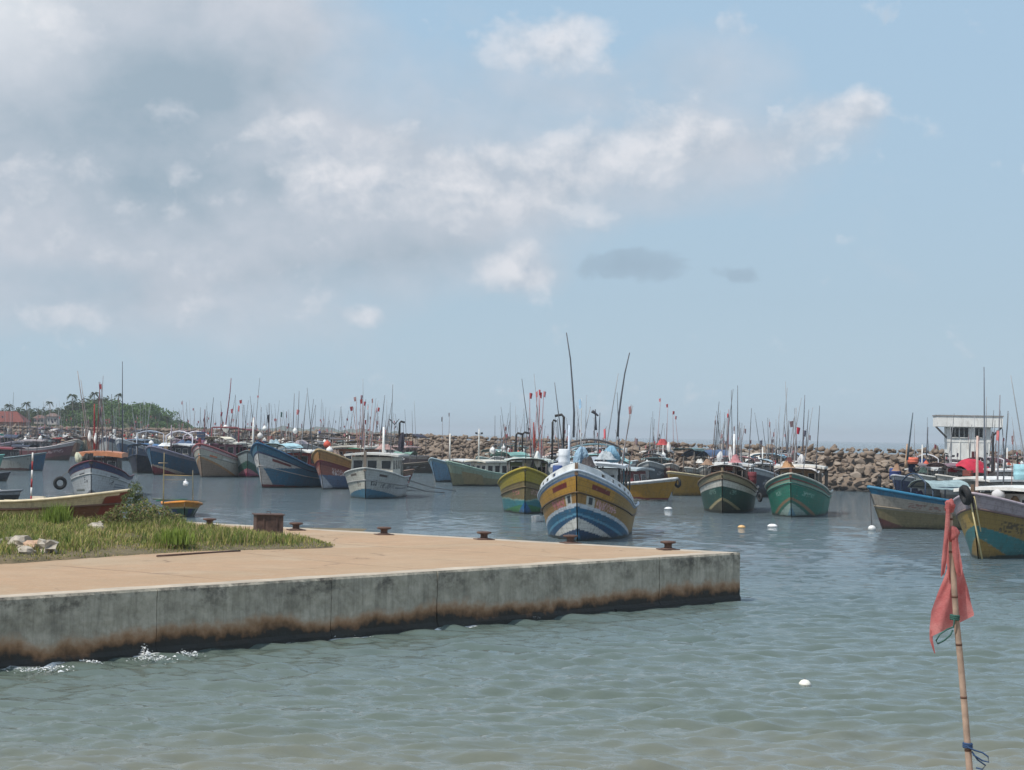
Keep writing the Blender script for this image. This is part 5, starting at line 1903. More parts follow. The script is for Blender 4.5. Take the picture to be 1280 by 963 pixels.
b.rig(2, 2, ((60, 66, 80), (150, 110, 120)), 8)
for (px, py, c_, s_, l_) in ((189, 554, (226, 226, 224), .26, 'white float on the bow of the deep blue boat'), (214, 548, (222, 218, 208), .34, 'cream float among the gear of the deep blue boat')):
    cargo('float', b, b.loc(px, py, 1), (s_, s_, s_), c_, l_)
cargo('net_heap', b, b.loc(208, 556, .5), (1.4, .9, .4), (220, 222, 222), 'white sheet heap amidships on the deep blue boat')
cargo('net_heap', b, b.loc(232, 553, -2), (1.4, .9, .5), (70, 92, 122), 'blue net heap aft on the deep blue boat')

# -- navy boat behind the white one
b = Boat('small navy hulled boat with a blue awning, squeezed in between white and deep blue boats', (172, 592), -12, L=9, B=3.0, fb=1.4, fbow=2.0, res=(50, 26), gun=(40, 50, 70), paint=[('all', (28, 38, 62)), ('z', -1, .2, (20, 24, 34))])
b.canopy(-2.6, 2.4, 2.8, 2.95, (84, 120, 160), posts=3, camber=.2)
b.hoop(-2.6, 3.0, 4.3, (190, 196, 206), .3)
b.rig(1, 1, (BLK,), 7)

# -- white boat by the scrub
b = Boat('white boat with navy bulwark, orange cabin roof and red poles, beyond the scrubby grass', (114, 622), -7, L=11, B=4.05, fb=1.35, fbow=2.55, rake=.22, res=(120, 56), gun=(96, 40, 52), gr=.06, strake=((.66, (170, 172, 170)),), paint=[
    ('all', (190, 194, 196)), ('t', .82, 1.01, (36, 52, 94)), ('t', .80, .83, (110, 52, 66)), ('rect', 1, 1.5, 2.7, .66, .72, (60, 66, 74)), ('rect', -1, .5, 1.1, .66, .72, (60, 66, 74)), ('text', 1, 1.6, 2.1, .42, .58, (90, 94, 100), 4.0), ('text', -1, .3, .7, .42, .6, (90, 94, 100), 4.0),
    ('rect', 1, 2.3, 4.8, .44, .49, (120, 128, 140)), ('rect', 1, 2.3, 4.8, .34, .39, (120, 128, 140)), ('rect', 1, 2.3, 4.4, .20, .25, (104, 110, 104)), ('rect', -1, .8, 2.4, .18, .25, (104, 110, 104)), ('chev', .55, .5, (110, 112, 118)), ('chev', .36, .5, (132, 62, 66))])
b.stempost((50, 44, 42), .55, .3)
gear(b, 9, -4.5, 3.2, .5, 1.0)
b.rig(6, 3, ((120, 100, 104), (150, 110, 112)), 6.4)
b.house(-2.6, .8, 2.6, 1.35, (62, 58, 66), (206, 138, 100), zb=1.35, front=3, trim=(222, 222, 220), roof_h=.32)
for px0, px1, y1, w_, c_ in ((118, 118, 505, .09, (150, 44, 48)), (121, 125, 478, .05, (120, 58, 60)), (123, 129, 470, .035, (110, 90, 94)), (111, 97, 464, .05, (150, 132, 126)), (113, 101, 475, .04, (160, 146, 140))):
    b.ant(b.loc(px0, 562, .2), b.loc(px1, y1, .2), w_, c_)
b.ant(b.loc(153, 566, -1), b.loc(153, 452, -1), .05, (70, 76, 84))
b.flagpole(b.loc(124, 550, .2), b.loc(127, 480, .2), (190, 90, 96), .4)
for (px, py, c_, s_, l_) in ((112, 546, WHITE, (.13, .13, .36), 'white bottle shaped float behind the pole foot of the white boat'), (119.5, 549, WHITE, (.13, .13, .36), 'second white bottle shaped float against the red pole of the white boat'), (97, 572, (206, 206, 180), (.35, .3, .5), 'pale yellow sack on the side deck of the white boat'), (108, 572, (34, 36, 36), (.4, .4, .4), 'black bundle behind the stem of the white boat')):
    cargo('net_heap' if 'sack' in l_ or 'bundle' in l_ else 'float', b, b.loc(px, py, .4 if 'float' in l_ else 2.6), s_, c_, l_)
# a tyre hung over its side
pt = b.M @ Vector(b.loc(75, 604, 2.2))
TYRE = mat('tyre rubber', (.014, .014, .015), .75, .3, 5, .2)
o = MB().torus((0, 0, 0), .36, .13, (-.35, 1, .12)).build('tyre_fender', TYRE, None, pt)
tag(o, 'black tyre hung out beside the bow of the white boat', 'tyre')
e_ = b.M @ Vector((2.6, -b.hy(2.6), float(b.sheer((b.L / 2 - 2.6) / b.L))))
o = MB().tube([e_, pt + Vector((0.1, 0, .46))], .02, .02, 4).build('rope', pm((120, 110, 95), .9))
tag(o, 'short rope holding the tyre beside the white boat', 'rope')

# -- grey boat with a blue bow at the frame edge
b = Boat('grey white boat lying side on with a bright blue bow and dark red roof', (53, 589), 62, L=10.5, B=3.2, fb=1.25, fbow=2.0, rake=.2, res=(80, 36), gun=(110, 130, 136), paint=[('all', (150, 152, 148)), ('z', -1, .28, (88, 44, 48)), ('rect', 0, 0, 1.3, 0, 1.1, (30, 84, 116)), ('t', .92, 1.01, (96, 110, 120))])
b.house(-2.8, 1.6, 2.3, 1.5, (70, 66, 72), (128, 54, 58), front=2, side=4)
b.canopy(1.7, 3.6, 2.0, 2.7, (52, 62, 82), posts=2, camber=.1)
b.rig(2, 1, (BLK,), 7)
b = Boat('teal boat cut off by the frame edge, its tall teal wheelhouse showing', (-4, 594), 48, L=11, B=3.4, fb=1.5, fbow=2.0, res=(60, 30), gun=(120, 180, 170), paint=[('all', (104, 160, 152)), ('t', 0, .5, (80, 130, 128)), ('z', -1, .15, (40, 60, 60))])
b.house(1.0, 3.8, 2.2, 2.7, (64, 156, 136), (84, 168, 150), front=2, side=2)

# -- small far dinghies
b = Boat('small black rowing dinghy floating beside the beached boat', (22, 625), 70, L=4.2, B=1.4, fb=.5, fbow=.62, res=(40, 14), gun=(120, 124, 128), deck=(60, 60, 60), bul=.25, name='dinghy', cat='dinghy', group='small dinghies', paint=[('all', (44, 46, 52)), ('t', .6, .85, (150, 152, 156))])
b = Boat('dark grey dinghy floating below the teal boat', (8, 602), 64, L=4.5, B=1.5, fb=.55, fbow=.8, res=(40, 14), gun=(84, 88, 96), deck=(60, 60, 60), bul=.25, name='dinghy', cat='dinghy', group='small dinghies', paint=[('all', (46, 52, 66))])

# -- outrigger boat with two posts
b = Boat('little orange and green outrigger fishing boat with two tall posts', (230, 647), 3, L=6.0, B=2.1, fb=.62, fbow=.86, rake=.6, res=(60, 30), gun=(206, 132, 40), gr=.075, deck=(96, 84, 60), bul=.3, full=.8, name='outrigger_boat', cat='outrigger boat', group='small dinghies', paint=[
    ('all', (30, 84, 66)), ('t', .72, 1.01, (206, 140, 44)), ('t', .62, .72, (196, 170, 120)), ('rect', 1, .3, .8, 0, .62, (34, 60, 110)), ('rect', -1, .6, 1.2, 0, .55, (34, 60, 110)), ('rect', 0, 1.2, 1.5, .1, .6, (180, 186, 180))])
for px, y0, y1, xx in ((204, 632, 566, 1.6), (241, 632, 588, 1.3)):
    b.ant(b.loc(px, y0, xx), b.loc(px + (1.2 if px == 204 else 0), y1, xx), .045, (150, 134, 92) if px == 204 else (134, 124, 96), 'post')
b.ant(b.loc(198, 579, 1.6), b.loc(210, 579, 1.6), .03, (170, 150, 120), 'crosspiece')
b.ant(b.loc(204, 594, 1.6), b.loc(241, 595, 1.3), .03, (196, 160, 100), 'boom')
b.ant(b.loc(203, 600, 1.6), b.loc(240, 600, 1.3), .02, (150, 130, 100), 'line')
b.ant(b.loc(191, 624, 1.0), b.loc(258, 627, 1.0), .04, (84, 92, 70), 'outrigger_beam')
b.ant(b.loc(195, 626, 0.2), b.loc(234, 624, 0.2), .05, (40, 110, 84), 'outrigger_beam')
b.part(MB().tube([(2.4, -2.1, .05), (1.0, -2.1, .0), (-1.6, -2.1, .02), (-2.6, -2.1, .12)], .13, .10, 8), 'outrigger_float', pm((120, 74, 62), .7))
pt = b.M @ Vector(b.loc(232, 604.5, 1.4))
o = MB().blob((0, 0, 0), (.15, .12, .15), 4, .4).tube([(0, 0, .1), (0, 0, .26)], .02, .02, 4).build('plastic_bag', pm((236, 236, 236), .5), None, pt)
tag(o, 'white plastic bag hanging from the line of the outrigger boat', 'plastic bag')

# -- yellow boats behind the big one
b = Boat('low yellow boat lying side on, white gunwale and a tyre at its bow', (834, 627), 62, L=10.5, B=3.2, fb=1.15, fbow=1.75, rake=.45, res=(80, 36), gun=(206, 206, 204), gr=.11, paint=[('all', (176, 130, 34)), ('t', .9, 1.01, (204, 204, 202)), ('z', .08, .26, (128, 48, 44)), ('z', -1, .12, (206, 200, 194))])
b.house(-1.6, 2.2, 2.2, 1.55, (104, 46, 48), (176, 186, 188), front=2, side=4)
b.canopy(-4.6, -1.4, 2.6, 3.0, (150, 158, 168), posts=3)
b.rig(3, 2, (RED,), 7)
pt = b.M @ Vector((b.L / 2 - .02, .2, 1.45))
o = MB().torus((0, 0, 0), .30, .11, (1, .6, .1)).build('tyre_fender', TYRE, None, pt)
tag(o, 'black tyre on the bow of the low yellow boat', 'tyre')
b = Boat('mustard boat with a dark bottom patch, lying behind the low yellow boat', (841, 620), -32, L=11, B=3.4, fb=1.45, fbow=2.0, rake=.3, res=(80, 36), gun=(206, 190, 150), paint=[('all', (168, 128, 48)), ('rect', 1, 3.6, 6.4, .0, .2, (40, 36, 44)), ('t', .92, 1.01, (204, 180, 150)), ('text', 1, 3.5, 6, .72, .9, (60, 60, 66), 3.0)])
b.canopy(-2.8, 1.2, 2.6, 3.4, (72, 92, 122), posts=3, camber=.45)
b.canopy(1.6, 3.2, 2.0, 3.9, (96, 124, 128), posts=2, camber=.05)
for i, (px, y1) in enumerate(((821, 498), (833, 505), (842, 514), (848, 520))):
    b.flagpole(b.loc(px, 560, 0), b.loc(px + (5 - 3 * i), y1, 0), [PINK, RED, RED, PINK][i], .32, (176, 140, 140))
cargo('net_heap', b, b.loc(829, 553, .4), (1.0, .8, .6), (176, 70, 70), 'dull red tarpaulin heap over the mustard boat')
cargo('net_heap', b, b.loc(836, 559, .4), (.3, .3, .6), (220, 216, 210), 'white cloth tied over the mustard boat')

# -- green and white boat
b = Boat('dark green boat with a broad white band and cream chevrons', (903, 642), -4, L=12, B=3.75, fb=1.5, fbow=2.7, rake=.32, res=(120, 56), gun=(110, 92, 72), gr=.08, strake=((.84, (96, 82, 66)),), paint=[
    ('all', (26, 82, 74)), ('t', .84, 1.01, (160, 148, 118)), ('t', .67, .84, (220, 216, 206)), ('text', 1, .6, 1.3, .5, .62, (120, 160, 150), 4.0), ('text', -1, .6, 1.5, .5, .62, (130, 160, 150), 5.0),
    ('chev', 1.05, .38, (186, 170, 128)), ('chev', .90, .42, (62, 66, 52)), ('z', -1, .16, (30, 34, 40))])
b.stempost((120, 104, 80), .3)
gear(b, 9, -4.5, 3.2, .5, 1.0)
b.rig(6, 3, ((120, 100, 104), (150, 110, 112)), 6.4)
b.house(-3.2, 0, 2.5, 1.5, (156, 130, 118), (222, 222, 218), zb=1.45)
b.canopy(.2, 2.6, 2.2, 2.95, (222, 224, 224), posts=2, camber=.15, zb=1.5)
b.canopy(-5.4, -3.4, 2.8, 3.5, (150, 110, 112), posts=2, camber=.1)
b.mast(.4, .4, 2.6, 5.2, (232, 232, 230), .1, False)
b.ant(b.loc(910, 560, 0), b.loc(911, 512, 0), .05, (150, 110, 112))
b.flagpole(b.loc(910, 560, 0), b.loc(909, 517, 0), (196, 60, 60), .3)
b.rig(3, 2, ((90, 60, 66), RED), 6.6)
for (px, py, c_, s_, l_) in ((913, 568, (216, 214, 212), (.2, .2, .7), 'white cone of cloth at the mast foot of the dark green boat'), (920, 574, (176, 118, 122), (.8, .6, .6), 'dull pink net heap aft on the dark green boat'), (884, 578, (150, 122, 100), (.8, .6, .45), 'brown net heap on the bow side of the dark green boat'), (900, 570, (200, 200, 200), (.26, .24, .4), 'pale sack standing on the dark green boat')):
    cargo('net_heap', b, b.loc(px, py, .8), s_, c_, l_)
cargo('barrel', b, b.loc(940, 605, 1.2), (.3, .3, .8), (110, 44, 52), 'dark red barrel on the side deck of the dark green boat')

# -- bright green boat
b = Boat('bright sea green boat with red and cream lines, next to the dark green boat', (989, 647), -5, L=12, B=3.95, fb=1.45, fbow=2.75, rake=.32, res=(120, 56), gun=(176, 180, 168), gr=.07, strake=((.80, (60, 120, 108)),), paint=[
    ('all', (30, 128, 108)), ('t', .9, 1.01, (70, 130, 118)), ('t', .885, .915, (128, 58, 52)), ('t', .78, .86, (150, 170, 150)), ('text', 1, .8, 2.1, .55, .66, (150, 196, 180), 4.0), ('text', -1, .8, 1.6, .55, .66, (150, 196, 180), 5.0),
    ('chev', 1.30, .42, (150, 120, 92)), ('chev', 1.14, .46, (36, 112, 98)), ('chev', .95, .5, (150, 176, 168)), ('chev', .7, 1.4, (100, 150, 170)), ('z', -1, .1, (24, 60, 66))])
b.stempost((120, 84, 64), .35)
gear(b, 9, -4.5, 3.2, .5, 1.0)
b.rig(6, 3, ((120, 100, 104), (150, 110, 112)), 6.4)
b.house(-3.4, -.4, 2.6, 1.5, (190, 160, 130), (220, 214, 202), zb=1.45)
b.canopy(0, 2.3, 2.5, 2.9, (226, 222, 220), posts=2, camber=.12, zb=1.5)
b.canopy(-5.4, -3.2, 3.0, 3.0, (206, 186, 166), posts=3, camber=.05)
for px0, px1, y1, w_ in ((1003, 1006, 494, .05), (1007, 1011, 512, .04), (984, 980, 528, .05), (984, 986, 526, .05)):
    b.ant(b.loc(px0, 565, 0), b.loc(px1, y1, 0), w_, (110, 112, 120))
b.flagpole(b.loc(995, 575, 0), b.loc(996, 534, 0), (176, 40, 60), .5)
b.flagpole(b.loc(1004, 570, 0), b.loc(1005, 538, 0), (80, 80, 96), .45)
b.rig(1, 1, (PINK,), 6)
for (px, py, c_, s_, l_) in ((1001, 574, (214, 212, 210), (.34, .3, .42), 'white cloth bundle on the bright sea green boat'), (986, 581, (168, 128, 90), (.7, .5, .5), 'tan net heap behind the stem of the bright sea green boat'), (987, 575, (90, 50, 48), (.4, .4, .35), 'dark red buoy heap on the bright sea green boat')):
    cargo('net_heap', b, b.loc(px, py, 1.2), s_, c_, l_)
# ropes and tyre between the two green boats
pt = atd(950, 622, 123)
o = MB().torus((0, 0, 0), .22, .09, (1, .3, 0)).build('tyre_fender', TYRE, None, pt)
tag(o, 'black tyre hanging between the two green boats', 'tyre')

# -- weathered boat with a blue rim
b = Boat('weathered off white boat lying side on with a bright blue rim and dark red bottom', (1103, 661), -54, L=12.5, B=3.9, fb=1.35, fbow=2.3, rake=.42, res=(120, 52), gun=(48, 118, 152), gr=.10, strake=((.55, (140, 128, 110)),), paint=[
    ('all', (158, 146, 128)), ('t', .86, 1.01, (50, 120, 154)), ('t', .5, .86, (176, 166, 154)), ('t', 0, .5, (136, 124, 92)), ('text', 1, 1.6, 3.4, .62, .76, (150, 112, 106), 4.0), ('chev', .62, .46, (98, 56, 58)), ('z', -1, .07, (64, 42, 48)), ('rect', 1, 4.3, 4.42, 0, .6, (40, 36, 36))])
b.house(-4.4, -1.2, 2.6, 1.35, (150, 148, 140), (230, 228, 222), zb=1.3)
b.canopy(.2, 2.6, 2.0, 2.35, (150, 170, 172), posts=2, camber=.35, post=(50, 70, 90), zb=1.3)
b.hoop(3.2, 2.2, 2.6, (48, 66, 88), .5)
b.exhaust(Vector((5.4, -.2, 2.1)), .7, d=(0, .1), r=.12)
xf = 0
b.ant(b.loc(1134, 575, xf), b.loc(1141, 516, xf), .07, (90, 104, 114))
b.ant(b.loc(1158, 570, xf), b.loc(1160, 534, xf), .05, (100, 104, 114))
b.ant(b.loc(1132, 585, xf), b.loc(1134, 555, xf), .10, (196, 160, 130))
b.rig(1, 1, (BLK,), 6)
for (px, py, c_, s_, l_) in ((1121, 590, (150, 118, 94), (.6, .5, .45), 'brown net heap on the bow of the weathered blue rimmed boat'), (1150, 622, (70, 66, 100), (.5, .4, .3), 'violet bundle amidships on the weathered blue rimmed boat'), (1148, 632, (96, 80, 62), (1.1, .5, .3), 'tan rope coil on the side deck of the weathered blue rimmed boat')):
    cargo('net_heap', b, b.loc(px, py - 5, 2.0), s_, c_, l_)
lx = b.M @ Vector((b.L / 2 - .1, 0, 2.1))
ft = at(1090, 661, .08)
o = MB().tube([lx, lx.lerp(ft, .5) + Vector((0, 0, -.08)), ft], .03, .03, 5).build('mooring_line', pm((60, 60, 62), .9))
tag(o, 'dark mooring line falling from the blue rimmed bow to a white float', 'mooring line')
o = MB().blob((0, 0, 0), (.22, .22, .18), 3, .05).build('float_ball', pm((228, 228, 224), .5), None, ft)
tag(o, 'small white float at the foot of the mooring line under the blue rimmed bow', 'float')

# -- yellow and teal boat at the frame edge
b = Boat('mustard boat with a teal chevron and white cabin, behind the torn red flag', (1223, 699), -20, L=12.5, B=4.4, fb=1.55, fbow=2.75, rake=.3, res=(130, 60), gun=(178, 164, 170), gr=.07, strake=((.78, (120, 96, 90)),), paint=[
    ('all', (148, 122, 62)), ('t', .78, 1.01, (172, 158, 164)), ('rect', -1, 0, 9, .0, .78, (170, 140, 66)), ('text', 1, .9, 3.6, .46, .66, (84, 70, 46), 4.0), ('text', -1, .8, 1.4, .5, .66, (110, 90, 50), 5.0),  # sunward starboard side brightened in the colour itself
    ('chev', 1.42, .30, (52, 122, 124)), ('chev', .95, .62, (150, 120, 54)), ('z', -1, .12, (34, 60, 56))])
b.house(-2.2, 2.4, 3.3, 1.35, (214, 212, 208), (228, 226, 220), zb=1.35, front=3, side=4, slope=.3, over=.45)
b.stempost((110, 88, 70), .4)
gear(b, 9, -4.5, 3.2, .5, 1.0)
b.rig(6, 3, ((120, 100, 104), (150, 110, 112)), 6.4)
b.mast(2.4, -1.2, 2.6, 5.2, (206, 178, 166), .07, False)
b.ant(b.loc(1231, 600, -1), b.loc(1230, 459, -1), .05, (110, 116, 126))
b.ant(b.loc(1247, 600, -1), b.loc(1250, 494, -1), .045, (130, 126, 132))
b.flagpole(b.loc(1243, 590, 0), b.loc(1246, 538, 0), (206, 120, 120), .5)
b.ant(b.loc(1241, 590, 0), b.loc(1241, 540, 0), .09, (50, 50, 54))
b.mast(-1.0, 2.0, 2.9, 4.4, (222, 216, 206), .14, False)
cargo('float', b, b.loc(1248, 619, 2.7), (.3, .3, .3), (206, 204, 204), 'grey ball float in front of the white cabin of the mustard and teal boat')
cargo('barrel', b, b.loc(1278, 600, -1), (.4, .4, .7), (150, 196, 206), 'pale blue drum on the white cabin roof of the mustard and teal boat')
pt = b.M @ Vector((b.L / 2 + .10, -.25, b.fbow - .05))
o = MB().torus((0, 0, 0), .30, .15, (1, .2, .25)).build('tyre_fender', TYRE, None, pt)
tag(o, 'black tyre on the stem of the mustard and teal boat', 'tyre')
for i, (x0_, x1_) in enumerate(((1216, 1224), (1221, 1228))):
    p0 = b.M @ Vector((b.L / 2 + .05, -.1 + .2 * i, b.fbow - .1))
    p1 = at(x1_, 698 - 2 * i, .05)
    p1 = Vector((p1.x, p1.y - .5, .05))
    o = MB().tube([p0, p0.lerp(p1, .5) + Vector((0, -.1, -.1)), p1], .035, .035, 5).build('mooring_line', pm((206, 190, 140), .9))
    tag(o, ['pale yellow mooring rope hanging from the tyre on the mustard and teal bow', 'pale yellow mooring rope down the mustard and teal stem, nearer the white cabin'][i], 'mooring line')

# -- beached fibreglass boat in the scrub
p = at(152, 650, ZT)
b = Boat('cream fibreglass dinghy lying beached in the grass, its bow damaged and red brown', (141, 655), 76, L=7.4, B=1.9, fb=.62, fbow=1.15, fst=.7, rake=.5, z0=ZT + .12, res=(110, 36), gun=(222, 206, 172), gr=.055, deck=(206, 190, 160), bul=.10, full=.8, roll=-5, name='beached_dinghy', cat='dinghy', group='small dinghies', strake=((.62, (104, 74, 58)),), paint=[
    ('all', (196, 174, 128)), ('t', .62, 1.01, (222, 206, 172)), ('rect', 0, 0, 2.0, -.3, .6, (118, 76, 54)), ('rect', 0, .2, .7, .3, .9, (130, 48, 40)), ('rect', 0, 1.5, 1.7, 0, .6, (84, 52, 40)), ('rect', 0, 3.0, 3.05, 0, .6, (130, 106, 76)), ('rect', 0, 4.2, 4.25, 0, .6, (130, 106, 76)), ('rect', 0, 0, .3, .2, 1.1, (122, 46, 38))])
b.part(MB().box((2.6, 0, .98), (.9, .45, .05), rx=.05).box((3.0, 0, 1.0), (.5, .3, .05)), 'bow_plank', pm((150, 60, 50), .8))
b.part(MB().box((-.4, 0, .72), (.25, 1.3, .05)).box((-2, 0, .74), (.25, 1.3, .05)), 'thwart', pm((214, 198, 166), .7))
b.part(MB().box((.5, 0, .80), (.4, .3, .2)), 'engine_mount', pm((206, 196, 178), .7))

